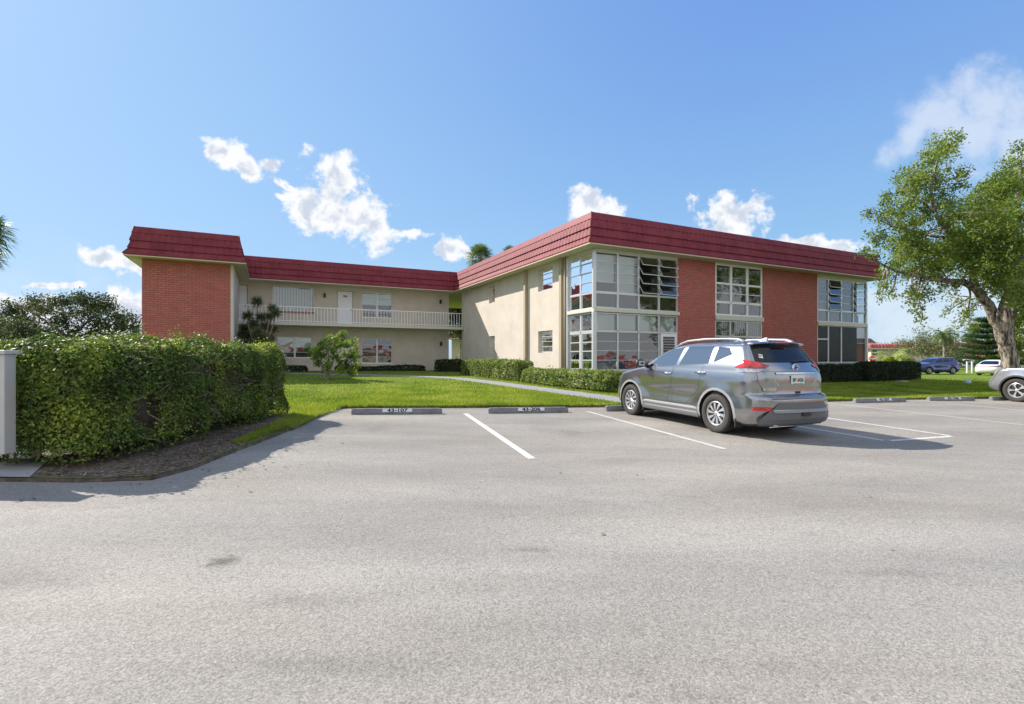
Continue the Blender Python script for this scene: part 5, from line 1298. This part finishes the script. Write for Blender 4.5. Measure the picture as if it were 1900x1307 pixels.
# the big tree by the parking lot (right)
TB = (19.75, 20.0, gz(19.7, 20)+.03)
blob_px = [(1752, 262, 20, 26, .0), (1768, 272, 19, 16, .2), (1735, 285, 20, 24, -.3), (1712, 300, 19, 24, 0), (1690, 318, 20, 22, .4), (1745, 318, 20, 30, .5), (1768, 335, 20, 20, -.4), (1715, 345, 20, 34, .3), (1675, 350, 19.5, 24, -.5),
 (1750, 362, 20.3, 30, 0), (1700, 385, 20, 34, .5), (1655, 392, 19.5, 26, 0), (1628, 385, 19.3, 14, .3), (1645, 362, 19.6, 15, 0), (1735, 400, 20.5, 36, -.4), (1690, 425, 19.6, 32, 0), (1650, 430, 19.4, 22, .5), (1625, 408, 19.2, 12, 0),
 (1775, 440, 20.5, 34, 0), (1735, 455, 19.6, 36, .6), (1690, 468, 19.4, 32, 0), (1650, 478, 19, 24, -.5), (1618, 472, 18.8, 16, 0), (1604, 466, 18.6, 9, 0), (1665, 505, 19, 24, .3), (1705, 505, 19.5, 30, 0), (1745, 495, 19.8, 32, .4), (1785, 490, 20.5, 30, 0),
 (1640, 525, 18.8, 14, 0), (1632, 545, 18.8, 10, 0), (1655, 540, 19, 10, .0), (1690, 545, 19.2, 20, 0), (1700, 570, 19.2, 13, 0), (1725, 540, 19.5, 22, .3), (1712, 590, 19.3, 8, 0), (1760, 530, 20, 18, 0),
 (1800, 405, 20.5, 34, 0), (1830, 370, 20.5, 32, .5), (1858, 340, 21, 30, 0), (1880, 305, 21, 24, 0), (1890, 275, 21, 14, 0), (1900, 330, 21, 36, .5), (1815, 445, 20, 38, -.6), (1855, 400, 20.5, 40, 0), (1895, 400, 20.5, 42, .6), (1840, 470, 19.4, 38, 0), (1880, 470, 20, 42, 0),
 (1870, 520, 19.3, 36, .3), (1900, 540, 20, 40, 0), (1915, 480, 20, 45, 0), (1895, 590, 21, 30, 0), (1905, 640, 21.5, 26, .4), (1885, 625, 22, 18, 0), (1820, 505, 19.4, 26, 0), (1930, 420, 20, 50, 0), (1940, 560, 20, 46, 0), (1940, 330, 21, 45, 0),
 (1770, 560, 21.5, 12, 0), (1755, 578, 21.5, 9, .0), (1790, 580, 22, 14, 0), (1800, 600, 22.5, 14, 0), (1770, 598, 22, 9, 0), (1812, 560, 22, 14, 0), (1850, 440, 22, 50, 1.5), (1800, 470, 22, 40, 1.5), (1880, 360, 22.5, 45, 1), (1720, 430, 21.5, 38, 1.2), (1760, 400, 18.7, 24, 0), (1862, 455, 18.2, 34, 0), (1895, 500, 17.8, 34, 0), (1800, 440, 18.6, 34, 0), (1835, 430, 18.2, 36, 0), (1870, 400, 18, 36, 0), (1835, 490, 18, 34, 0), (1870, 500, 17.8, 34, 0), (1790, 480, 18.8, 30, 0), (1850, 350, 18.8, 28, 0), (1880, 340, 18.5, 30, 0), (1765, 455, 19, 28, 0), (1825, 395, 18.6, 26, 0), (1895, 440, 17.6, 36, 0), (1850, 525, 18.4, 22, 0), (1895, 545, 18, 30, 0), (1720, 470, 18.9, 26, 0)]
blobs = []
for (x, y, Y, r, dy) in blob_px:
    c = px(x, y, Y); R_ = r/930*Y*1.0; blobs.append((c[0], c[1]+dy, c[2], R_, R_*1.15, R_*.95))
limb = lambda *p: [px(*q) for q in p]
tree('shade_tree', 'tall spreading tree with thick pale ridged trunk rising behind the silver vehicle', TB,
     ([TB, px(1876, 700, 20), px(1871, 660, 20), px(1864, 630, 20), px(1858, 606, 20)], .345, .22),
     [(limb((1866, 640, 20), (1852, 604, 20), (1832, 565, 20), (1810, 535, 19.9), (1785, 524, 19.8), (1745, 520, 19.6), (1700, 512, 19.3), (1655, 500, 19), (1620, 480, 18.8)), .25, .025),
      (limb((1812, 540, 20), (1800, 500, 20.2), (1782, 458, 20.4), (1755, 425, 20.3), (1735, 395, 20), (1728, 350, 20), (1740, 300, 20), (1750, 262, 20)), .15, .015),
      (limb((1870, 645, 20.1), (1866, 585, 20.2), (1868, 540, 20.3), (1872, 480, 20.3), (1885, 420, 20.3), (1890, 350, 20.6), (1895, 290, 21)), .23, .03),
      (limb((1868, 560, 20.2), (1890, 520, 20.3), (1920, 480, 20.3), (1950, 440, 20.3)), .18, .05), (limb((1868, 620, 20.2), (1885, 560, 20.8), (1900, 540, 21.5), (1905, 620, 21.6)), .16, .04),
      (limb((1768, 440, 20.4), (1740, 440, 20), (1700, 430, 19.6), (1655, 420, 19.4)), .09, .02), (limb((1735, 395, 20), (1710, 375, 19.8), (1670, 355, 19.6)), .07, .02), (limb((1790, 520, 19.8), (1800, 545, 21), (1795, 580, 22)), .06, .02),
      (limb((1870, 500, 20.3), (1840, 460, 20), (1815, 420, 20.2), (1835, 375, 20.4)), .13, .03), (limb((1850, 595, 20), (1868, 540, 19), (1885, 500, 18))[0:3], .12, .03)],
     blobs, 'ficus', .105, 58, 24, .095, 21, .22, twigr=.012)
# ------------------------------------------------------------------ background trees and plants
def rand_blobs(c, rx, ry, rz, n, rmin, rmax, seed, flat=1.0):
    rs = np.random.RandomState(seed); out = []
    for _ in range(n):
        v = unit(rs.normal(size=(1, 3)))[0]*(rs.rand()**.5); r = rs.uniform(rmin, rmax); out.append((c[0]+v[0]*rx, c[1]+v[1]*ry, c[2]+v[2]*rz, r, r, r*.8*flat))
    return out
# wide dark tree behind the big hedge
cpx = [(60, 570), (35, 585), (20, 573), (85, 580), (70, 555), (110, 562), (118, 555), (140, 560), (150, 553), (165, 565), (130, 580), (100, 600), (60, 600), (40, 610), (160, 590), (190, 575), (198, 562), (185, 600), (215, 600), (228, 590), (205, 615), (140, 610), (100, 620), (170, 620), (75, 620), (45, 595), (25, 605), (120, 595), (150, 580), (95, 572), (235, 604)]
rsb = random.Random(5)
blobs2 = []
for (x, y) in cpx:
    c = px(x, y, 40+rsb.uniform(-2, 2)); r = rsb.uniform(.6, 1.0); blobs2.append((c[0], c[1], c[2], r, r, r*.7))
t0 = px(130, 665, 40); g0 = gz(t0[0], 34)
tree('broad_tree', 'broad dark green tree with a ragged open crown behind the big hedge at the left', (t0[0], 40, g0), ([(t0[0], 40, g0), px(132, 640, 40), px(130, 625, 40)], .30, .2),
     [(limb((130, 630, 40), (90, 600, 40), (50, 575, 40), (30, 570, 40)), .14, .03), (limb((130, 628, 40), (120, 590, 40), (112, 560, 40)), .14, .03), (limb((130, 628, 40), (165, 595, 40), (195, 565, 40)), .14, .03), (limb((130, 630, 40), (190, 610, 40), (230, 592, 40)), .12, .03)],
     blobs2, 'oak', .20, 34, 15, .22, 31, twigr=.03)
def small_tree(nm, lab, X, Y, h, w, mat, seed, ls=.25, n=18, tn=18, group=None, th=.35, gzv=None, trr=.15):
    z = gz(X, Y) if gzv is None else gzv
    c = (X, Y, z+h*(1-th/2) - h*.12); bl = rand_blobs((X, Y, z+h*.62), w*.42, w*.42, h*.30, n, w*.13, w*.22, seed)
    tree(nm, lab, (X, Y, z), ([(X, Y, z), (X+.1, Y, z+h*.2), (X, Y, z+h*.42)], trr, trr*.6), [([(X, Y, z+h*.38), (X-w*.2, Y, z+h*.6), (X-w*.3, Y, z+h*.75)], trr*.5, trr*.15), ([(X, Y, z+h*.38), (X+w*.2, Y, z+h*.58), (X+w*.3, Y, z+h*.75)], trr*.5, trr*.15)], bl, mat, ls, tn, 12, w*.035+.06, seed, twigr=.03, group=group)
small_tree('round_tree', 'bushy dark tree low behind the left end of the big hedge', *px(-12, 665, 36)[:2], 3.6, 5.5, 'oak', 41, .20, 16, 20)
small_tree('round_tree', 'low green tree crown just left of the brick block', *px(222, 665, 60)[:2], 4.0, 6, 'far', 42, .25, 14, 16)
small_tree('round_tree', 'low green tree crown behind the broad dark tree, near the left edge', *px(55, 665, 70)[:2], 4.8, 9, 'far', 43, .28, 18, 16)
def frond(b, p0, az, el, L_, droop, nl, wl, ll, rs, fan=False):
    p = np.array(p0); d = np.array([math.cos(az)*math.cos(el), math.sin(az)*math.cos(el), math.sin(el)]); pts = [p]; n = 7
    for i in range(n): d = d+np.array([0, 0, -droop/n*(1+i*.35)]); d = d/np.linalg.norm(d); pts.append(pts[-1]+d*L_/n)
    pts = np.array(pts); out = []
    for i in range(nl):
        t = .12+.88*i/nl; k = t*n; j = min(int(k), n-1); q = pts[j]+(pts[j+1]-pts[j])*(k-j); ax = pts[j+1]-pts[j]; ax = ax/np.linalg.norm(ax)
        sd = np.cross(ax, [0, 0, 1.]); sd = sd/(np.linalg.norm(sd)+1e-6)
        for s_ in (-1, 1):
            l = ll*(.45+1.1*math.sin(math.pi*min(1, t*.9+.08)))*.75; v = sd*s_*.85+ax*.55+np.array([0, 0, -.35-rs.rand()*.3]); v = v/np.linalg.norm(v); u = ax*wl
            out += [q-u*.5, q+u*.5, q+v*l*.6+u*.35, q+v*l]
    return pts, out
def palm(name, label, X, Y, z, h, fl, nf, mat, seed, group=None, tr=.16, nl=18, wl=.05, ll=.5, droop=1.0, thatch=False):
    rs = np.random.RandomState(seed); root = empty(name, (X, Y, z), 0, label, 'palm', group)
    if h > .2:
        b = MB(); b.tube([(0, 0, 0), (.05, 0, h*.5), (0, 0, h)], [tr*1.2, tr, tr*.9], 10); b.build('trunk', M['bark'], root, True)
    co = []; b = MB()
    for i in range(nf):
        az = i*2.399+rs.rand()*.3; el = math.radians(80-110*((i+.5)/nf)**.9)
        pts, o = frond(b, (0, 0, h), az, el, fl*rs.uniform(.85, 1.1), droop, nl, wl, ll, rs); co += o; b.tube([tuple(q) for q in pts], [.02*(1-k/9) for k in range(len(pts))], 4)
    fr = b.build('stalks', LM and M['twig'], root)
    fastmesh('fronds', np.array(co), 4, LM[mat], root); return root
def fanpalm(name, label, X, Y, z, h, fl, nf, mat, seed, group=None, tr=.17):
    rs = np.random.RandomState(seed); root = empty(name, (X, Y, z), 0, label, 'palm', group)
    b = MB(); b.tube([(0, 0, 0), (.05, 0, h*.5), (0, 0, h)], [tr*1.2, tr, tr*.95], 10); b.build('trunk', M['bark'], root, True)
    co = []; st = MB()
    for i in range(nf):
        az = i*2.399; el = math.radians(85-125*((i+.5)/nf)); d = np.array([math.cos(az)*math.cos(el), math.sin(az)*math.cos(el), math.sin(el)]); L1 = fl*.45; p = np.array([0, 0, h])+d*L1
        st.tube([(0, 0, h), tuple(p)], .018, 4); sd = np.cross(d, [0, 0, 1.]); sd /= np.linalg.norm(sd)+1e-6; up = np.cross(sd, d)
        for k in range(22):
            a = math.radians(-115+230*k/21); v = d*math.cos(a)+sd*math.sin(a)+up*.12*rs.normal(); v /= np.linalg.norm(v); l = fl*.6*(.75+.25*math.cos(a))*rs.uniform(.85, 1.1)
            w = np.cross(v, up); w = w/(np.linalg.norm(w)+1e-6)*.022*fl; m = p+v*l*.62; e = p+v*l+np.array([0, 0, -.22*l])
            co += [p, m+w, e, m-w]
    st.build('stalks', M['twig'], root); fastmesh('fronds', np.array(co), 4, LM[mat], root); return root
P_ = px(-30, 435, 20); fanpalm('fan_palm', 'fan palm whose frond tips poke in at the left edge', P_[0], 20, gz(P_[0], 20), P_[2]-gz(P_[0], 20), 1.15, 34, 'palm', 51)
P_ = px(-22, 480, 26); fanpalm('fan_palm', 'lower fan palm just outside the left edge', P_[0], 26, gz(P_[0], 26), P_[2]-gz(P_[0], 26), .9, 30, 'palm', 56)
P_ = px(891, 480, 42); fanpalm('fan_palm', 'fan palm crown rising behind the middle of the roof', P_[0], 42, .5, P_[2]-.5, 1.45, 40, 'palm', 52)
P_ = px(946, 472, 48); fanpalm('fan_palm', 'fan palm tip barely showing over the sunlit roof edge', P_[0], 48, .5, P_[2]-.5, 1.0, 30, 'palm', 53)
P_ = px(251, 612, 60); palm('feather_palm', 'small feather palm beside the left edge of the brick block', P_[0], 60, .4, P_[2]-.4, 1.3, 16, 'palm', 54, nl=12, wl=.09, ll=.5)
P_ = px(5, 600, 45); palm('feather_palm', 'feather palm crown low at the left edge of the sky', P_[0], 45, .5, P_[2]-.5, 1.7, 18, 'palm', 55, nl=14, wl=.08, ll=.5)
# spiky multi-stem plant beside the brick block
def dracaena():
    base = (*loc(-11.9, 13.4), 0); z = gz(base[0], base[1])+.04; root = empty('spiky_plant', (base[0], base[1], z), 0, 'tall multi stemmed spiky plant in front of the balcony, right of the brick block', 'plant')
    rs = np.random.RandomState(61); Y = base[1]; st = MB(); co = []
    heads = [(477, 560, .34), (506, 573, .30), (512, 581, .30), (460, 588, .34), (485, 590, .33), (500, 588, .28), (470, 603, .33), (492, 606, .30), (455, 611, .32), (478, 618, .32), (508, 610, .25), (463, 625, .32), (488, 628, .32), (500, 628, .30), (450, 622, .30), (472, 640, .34), (490, 640, .3), (455, 640, .3), (497, 642, .22)]
    for (x, y, r) in heads:
        yy = Y+rs.uniform(-.5, .5); c = np.array(px(x, y, yy))-np.array([base[0], base[1], z]); bx = rs.uniform(-.3, .3)
        st.tube([(bx, 0, 0), (bx*.6+c[0]*.3, c[1]*.4, c[2]*.45), (c[0]*.85, c[1], c[2]*.8), tuple(c)], [.05, .04, .032, .028], 6)
        for k in range(230):
            v = rs.normal(size=3); v[2] = v[2]*.8+.30; v /= np.linalg.norm(v); l = r*rs.uniform(.8, 1.45); w = np.cross(v, rs.normal(size=3)); w /= np.linalg.norm(w); w *= .016
            m = c+v*l*.5; e = c+v*l+np.array([0, 0, -.12*l*(1-v[2])]); co += [c, m+w, e, m-w]
    st.build('stems', M['twig'], root, True); fastmesh('foliage', np.array(co), 4, LM['spiky'], root)
dracaena()
# leafy shrub on the lawn
sb = (-8.35, 22.5, gz(-8.35, 22.5)+.03)
spx = [(590, 650), (600, 638), (612, 630), (625, 628), (635, 622), (615, 648), (632, 640), (645, 640), (655, 650), (650, 662), (660, 676), (640, 658), (622, 662), (600, 660), (585, 662), (590, 674), (610, 676), (630, 674), (648, 684), (655, 692), (635, 688), (605, 688), (596, 645), (622, 640), (655, 636), (643, 672), (580, 652), (662, 662)]
bl = []
for (x, y) in spx: c = px(x, y, 22.5+rsb.uniform(-.5, .5)); bl.append((c[0], c[1], c[2], .22, .22, .20))
tree('leafy_shrub', 'bright leafy shrub with bare stems on the lawn before the cream wall', sb, ([sb, px(603, 698, 22.5), px(604, 690, 22.5)], .055, .045),
     [(limb((603, 700, 22.5), (600, 680, 22.5), (592, 660, 22.5)), .03, .01), (limb((603, 700, 22.5), (618, 670, 22.5), (622, 640, 22.5)), .035, .01), (limb((604, 698, 22.5), (632, 680, 22.5), (650, 650, 22.5)), .035, .01), (limb((605, 702, 22.5), (640, 690, 22.5), (655, 675, 22.5)), .03, .01), (limb((603, 695, 22.5), (610, 665, 22.4), (608, 640, 22.4)), .03, .01)],
     bl, 'shrub', .100, 420, 9, .06, 71, twigr=.007, cat='shrub', barkm='twig')
# weeds poking over the hedge in front of the brick
for i, (x, y, r) in enumerate([(332, 622, .16), (365, 625, .22)]):
    c = px(x, y, 14); z = gz(c[0], 14); rs = np.random.RandomState(80+i); root = empty('weed_shrub', (c[0], 14, z), 0, ['thin weed tip poking over the big hedge before the brick, left one', 'leafy weed tip poking over the big hedge before the brick, right one'][i], 'plant')
    b = MB(); b.tube([(0, 0, 0), (.05, 0, (c[2]-z)*.5), (0, 0, c[2]-z)], [.02, .015, .006], 5); b.build('stem', M['twig'], root)
    C = rs.normal(size=(420, 3))*np.array([r*.38, r*.38, .22])+np.array([0, 0, c[2]-z-.28]); fastmesh('foliage', leaves(C, .055, rs=rs), 4, LM['hedge'], root)
# right background
small = [((1722, 665, 72), 5.6, 9.0, 'far', 91, 'open crowned tree before the distant cream building'), ((1640, 665, 120), 5.2, 9, 'oak', 92, 'dark tree tops showing over the distant red roof'), ((1700, 665, 125), 6.0, 12, 'oak', 93, 'dark tree line over the step of the distant red roof'),
         ((1775, 665, 80), 3.8, 5.0, 'far', 94, 'dull green bushy tree beyond the blue crossover')]
for (p, h, w, m, sd, lab) in small:
    c = px(*p); small_tree('distant_tree', lab, c[0], c[1], h, w, m, sd, .24, 16, 9, None, gzv=-.3, trr=.2)
c = px(1752, 622, 66); palm('feather_palm', 'feather palm with a straight pale trunk behind the blue crossover', c[0], 66, -.25, c[2]+.25, 1.75, 18, 'palm', 95, nl=16, wl=.09, ll=.6, tr=.20)
c = px(1797, 624, 100); palm('feather_palm', 'distant palm silhouetted above the red roof left of the dark conifer', c[0], 100, -.3, c[2]+.3, 2.0, 16, 'palm', 96, nl=12, wl=.14, ll=.7)
c = px(1660, 672, 50); palm('golden_palm', 'low golden green palm clump beside the red octagonal sign', c[0], 50, -.05, .75, 2.4, 46, 'palmy', 97, nl=20, wl=.15, ll=.55, droop=1.1)
c = px(1690, 675, 60)
# dark layered conifer behind the big trunk
def conifer(name, lab, cx, Y, ytop, ybot, wpx, seed, n=9):
    rs = np.random.RandomState(seed); X, _, zt = px(cx, ytop, Y); z0 = -.15; root = empty(name, (X, Y, z0), 0, lab, 'conifer'); b = MB(); h = zt-z0; b.tube([(0, 0, 0), (0, 0, h)], [.20, .03], 8); C = []
    for i in range(n):
        zz = h*(.10+.88*i/n); L_ = wpx/930*Y*.5*(1-.75*(i/n))*rs.uniform(.8, 1.1)
        for k in range(7):
            a = k*.9+i*.5+rs.rand()*.3; d = np.array([math.cos(a), math.sin(a), .12]); e = d*L_; b.tube([(0, 0, zz), tuple(np.array([0, 0, zz])+e*.6), tuple(np.array([0, 0, zz])+e+np.array([0, 0, .2]))], [.04, .03, .01], 4)
            t = rs.rand(800, 1)**.7; q = np.array([0, 0, zz])+e*t+rs.normal(size=(800, 3))*np.array([.22, .22, .09])*(.5+t); q[:, 2] += .25*t[:, 0]**2; C.append(q)
    b.build('trunk', M['bark'], root, True); C = np.concatenate(C); fastmesh('crown', leaves(C, .16, np.array([0, 0, 1.2]), .7, .3, 0, rs), 4, LM['pine'], root)
conifer('conifer', 'dark layered conifer left of the thick trunk', 1832, 58, 585, 680, 104, 98)
conifer('conifer', 'dark conifer with spaced tiers right of the thick trunk', 1887, 60, 560, 680, 40, 99, 8)
# trees glimpsed through the breezeway and beyond
c = px(853, 665, 52); small_tree('distant_tree', 'dark tree glimpsed through the upstairs breezeway gap', c[0], c[1], 9.6, 5.5, 'oak', 101, .26, 34, 26, gzv=.3, trr=.08)

# ------------------------------------------------------------------ distant buildings, signs, cabinet
M['farwall'] = plain('far_cream_wall', (.60, .55, .44), .9, noise=.06, nscale=1)
M['farroof'] = plain('far_red_roof', (.33, .055, .060), .5, noise=.12, nscale=2)
M['brownroof'] = plain('brown_roof', (.14, .07, .05), .7, noise=.15, nscale=2)
def far_house(name, label, x0, x1, y, dep, z0, zw, zr, windows=(), doors=(), wallm='farwall', roofm='farroof', group=None, over=.7):
    cx = (x0+x1)/2; root = empty(name, (cx, y, z0), 0, label, 'building', group); w = (x1-x0)/2
    b = MB(); b.box(-w, w, 0, dep, 0, zw-z0); wl = b.build('wall', M[wallm], root)
    b = MB(); zb, zt = zw-z0, zr-z0; o = over
    q0 = [(-w-o, -o), (w+o, -o), (w+o, dep+o), (-w-o, dep+o)]; q1 = [(-w-o+.5, -o+.5), (w+o-.5, -o+.5), (w+o-.5, dep+o-.5), (-w-o+.5, dep+o-.5)]
    for i in range(4):
        j = (i+1) % 4; b.quad((*q0[i], zb), (*q0[j], zb), (*q1[j], zt), (*q1[i], zt))
        ln = math.dist(q0[i], q0[j]); m = int(ln/.6)
        for k in range(m):   # raised ribs on the metal roof
            t = (k+.5)/m; a = [q0[i][n]+(q0[j][n]-q0[i][n])*t for n in (0, 1)]; c = [q1[i][n]+(q1[j][n]-q1[i][n])*t for n in (0, 1)]; b.tube([(*a, zb+.02), (*c, zt)], .05, 4)
    b.quad(*[(*p, zt) for p in q1]); b.quad(*[(*p, zb+.002) for p in q0]); b.build('roof', M[roofm], root)
    b = MB()
    for i in range(4): pass
    b.box(-w-o, w+o, -o-.02, -o, zb-.12, zb+.02); b.build('fascia', M['sill'], root)
    for (a, c, za, zc) in windows:
        b = MB(); b.box(a-cx, c-cx, -.06, -.02, za-z0, zc-z0); f = b.build('window', M['white'], root)
        n = max(1, int((c-a)/1.0)); b = MB()
        for i in range(n):
            for j in range(2): 
                ww = (c-a)/n; hh = (zc-za)/2; b.quad((a-cx+i*ww+.08, -.075, za-z0+j*hh+.08), (a-cx+(i+1)*ww-.08, -.075, za-z0+j*hh+.08), (a-cx+(i+1)*ww-.08, -.075, za-z0+(j+1)*hh-.08), (a-cx+i*ww+.08, -.075, za-z0+(j+1)*hh-.08))
        b.build('pane', M['glass_far'], f)
    for (a, c, zc) in doors:
        b = MB(); b.box(a-cx, c-cx, -.05, -.01, 0, zc-z0); b.build('door', M['dark'], root)
    return root
def X_(x, Y): return (x-950)/930*Y
def Z_(y, Y): return 1.38+(665-y)/930*Y
Y = 92
far_house('distant_house', 'distant cream building with red ribbed roof behind the red octagonal sign', X_(1616, Y), X_(1680, Y), Y, 12, -.3, Z_(647, Y), Z_(639.5, Y), [(X_(1617, Y), X_(1628, Y), Z_(660, Y), Z_(648.5, Y))])
Y = 96
far_house('distant_house', 'longer distant cream building with slightly higher red roof behind the blue crossover', X_(1681, Y), X_(1845, Y), Y, 14, -.3, Z_(645, Y), Z_(636.5, Y), [(X_(1753, Y), X_(1766, Y), Z_(671, Y), Z_(663, Y)), (X_(1800, Y), X_(1812, Y), Z_(670, Y), Z_(664, Y)), (X_(1733, Y), X_(1740, Y), Z_(667, Y), Z_(663, Y))], [(X_(1683, Y), X_(1691, Y), Z_(663, Y))])
Y = 70
far_house('distant_house', 'brown roofed house end peeping out past the screened porch', X_(1560, Y), X_(1611, Y), Y, 10, -.3, Z_(637, Y), Z_(628.5, Y), wallm='brick', roofm='brownroof')
Y = 85
far_house('distant_house', 'distant red roof beyond the silver vehicle at the right edge', X_(1885, Y), X_(1990, Y), Y, 12, -.3, Z_(661, Y), Z_(655, Y))
Y = 58
far_house('distant_house', 'cream neighbouring building glimpsed through the ground floor breezeway', X_(838, Y), X_(880, Y), Y, 8, .4, Z_(628, Y), Z_(618, Y), [(X_(850, Y), X_(856, Y), Z_(637, Y), Z_(628, Y)), (X_(850, Y), X_(856, Y), Z_(662, Y), Z_(655, Y))])
# the building across the lot, behind the viewer, mirrored in the windows and car paint
far_house('apartment_block', 'long apartment block across the lot, seen only mirrored in the glass', -30, 60, -34, 10, -.2, 5.6, 7.0, [(-26+8*i, -22+8*i, 3.4, 5.2) for i in range(10)]+[(-26+8*i, -22+8*i, .9, 2.6) for i in range(10)])
bpy.data.objects['apartment_block'].rotation_euler = (0, 0, math.pi); bpy.data.objects['apartment_block'].location.y = -34
far_house('apartment_block', 'brick block beyond the right edge, seen only mirrored in the front glass', -30, 30, 0, 10, -.4, 2.6, 3.7, [(-28+6*i, -24.5+6*i, .7, 2.2) for i in range(10)], wallm='brick')
o = [q for q in bpy.data.objects if q.name.startswith('apartment_block')][-1]; o.rotation_euler = (0, 0, math.radians(-90)); o.location = (56, -12, -.4)
for i, (x, y, lab) in enumerate([(22, -24, 'round tree across the lot, mirrored in the right windows'), (2, -26, 'round tree across the lot, mirrored in the middle windows'), (-14, -25, 'round tree across the lot, mirrored in the car flank')]):
    small_tree('round_tree', lab, x, y, 8.5, 8, 'ficus', 120+i, .35, 16, 12, gzv=-.2, trr=.25)
# stop sign
Y = 47; c = px(1618, 666, Y); root = empty('stop_sign', (c[0], Y, -.25), math.radians(-38), 'red octagonal stop sign standing beyond the dark hedge', 'sign')
b = MB(); zc = c[2]+.25; b.quad(*[(.27*math.cos(math.radians(22.5+45*i)), -.03, zc+.27*math.sin(math.radians(22.5+45*i))) for i in range(8)]); b.quad(*[(.27*math.cos(math.radians(22.5+45*i)), -.01, zc+.27*math.sin(math.radians(22.5+45*i))) for i in range(8)])
fc = b.build('sign_face', plain('sign_red', (.62, .02, .03), .4), root); text_mesh('sign_text', 'STOP', .21, M['white'], fc, Vector((0, -.04, zc)), RX, .004, 1.0)
b = MB(); b.tube([(0, .02, 0), (0, .02, zc+.3)], .035, 6); b.build('post', M['alu'], root)
# white notice-board posts
Y = 52; c = px(1799, 676, Y); root = empty('notice_frame', (c[0], Y, -.15), 0, 'empty white two post frame standing on the sunny grass', 'frame')
w = 4.6/930*Y
for s_ in (-1, 1):
    b = MB(); b.box(s_*w-.05, s_*w+.05, -.05, .05, 0, 1.18); b.build('post', M['white'], root)
b = MB(); b.box(-w+.05, w-.05, -.03, .03, .16, .24); b.build('rail', M['white'], root)
# small valve box and a pale stone on the lawn
c = (24.2, 26.6); root = empty('valve_cover', (c[0], c[1], gz(*c)+.03), 0, 'small pale blue valve cover standing in the shaded lawn', 'valve cover')
b = MB(); b.lathe([(.14, 0), (.14, .10), (.10, .17), (.0, .19)], 14, 'z'); b.build('cap', plain('pale_blue_plastic', (.45, .55, .70), .5), root, True)
b = MB(); b.lathe([(.17, 0), (.17, .03), (.13, .03)], 14, 'z'); b.build('collar', M['concrete'], root)
c = (21.3, 27.4); b = MB(); b.box(-.32, .32, -.16, .16, 0, .07); o = b.build('kerb_block', M['concrete'], bevel=.02); o.location = (c[0], c[1], gz(*c)+.03); o.rotation_euler = (0, 0, .3); tag(o, 'pale concrete block at the foot of the dark hedge end', 'block')
# white cabinet at the left edge
root = empty('utility_cabinet', (-6.29, 5.52, gz(-6.3, 5.6)+.05), 0, 'white metal utility cabinet with overhanging lid at the left edge', 'cabinet')
M['cab'] = plain('off_white_cabinet', (.56, .555, .54), .5, noise=.06, nscale=2)
zb = root.location.z
b = MB(); b.box(-.95, .92, -.22, -.09, .36-zb, 1.425-zb); b.build('case', M['cab'], root, bevel=.008)
b = MB(); b.box(-1.0, .95, -.25, -.06, 1.425-zb, 1.465-zb); b.build('lid', M['cab'], root, bevel=.006)
b = MB(); b.box(.55, .56, -.224, -.219, .40-zb, 1.40-zb); b.build('door_seam', M['dark'], root)
o = MB(); o.box(-7.6, -5.73, 5.96, 6.12, .05, 1.30); ob = o.build('low_wall', M['white'], bevel=.01); tag(ob, 'low white wall ending inside the big hedge behind the cabinet', 'wall')
# litter: dry leaves and chips on soil and asphalt
rs = np.random.RandomState(9)
def debris(name, lab, xy, size, mat):
    C = np.array([(x, y, GP[0]*x+GP[1]*y+dz) for x, y, dz in xy]); co = leaves(C, size, np.array([0, 0, 3.]), .5, .6, 0, rs)
    tag(fastmesh(name, co, 4, mat), lab, 'leaf litter', kind='stuff')
pts = [(-5.0+rs.rand()*1.3, 5.2+rs.rand()*4.5, .05) for _ in range(500)]+[(-5.2+rs.rand()**.7*1.5, 5.15+rs.rand()*4.2, .045) for _ in range(3500)]+[(-4.4+rs.rand()*2.2, 4.4+rs.rand()*3.0, .008) for _ in range(70)]+[(rs.uniform(-6, 9), rs.uniform(1.8, 11), .006) for _ in range(60)]
debris('leaf_litter', 'dry fallen leaves scattered on soil and asphalt', pts, .035, leafmat('dry_leaf', [(.10, .06, .03), (.22, .15, .08), (.36, .30, .2)], .1, .8))
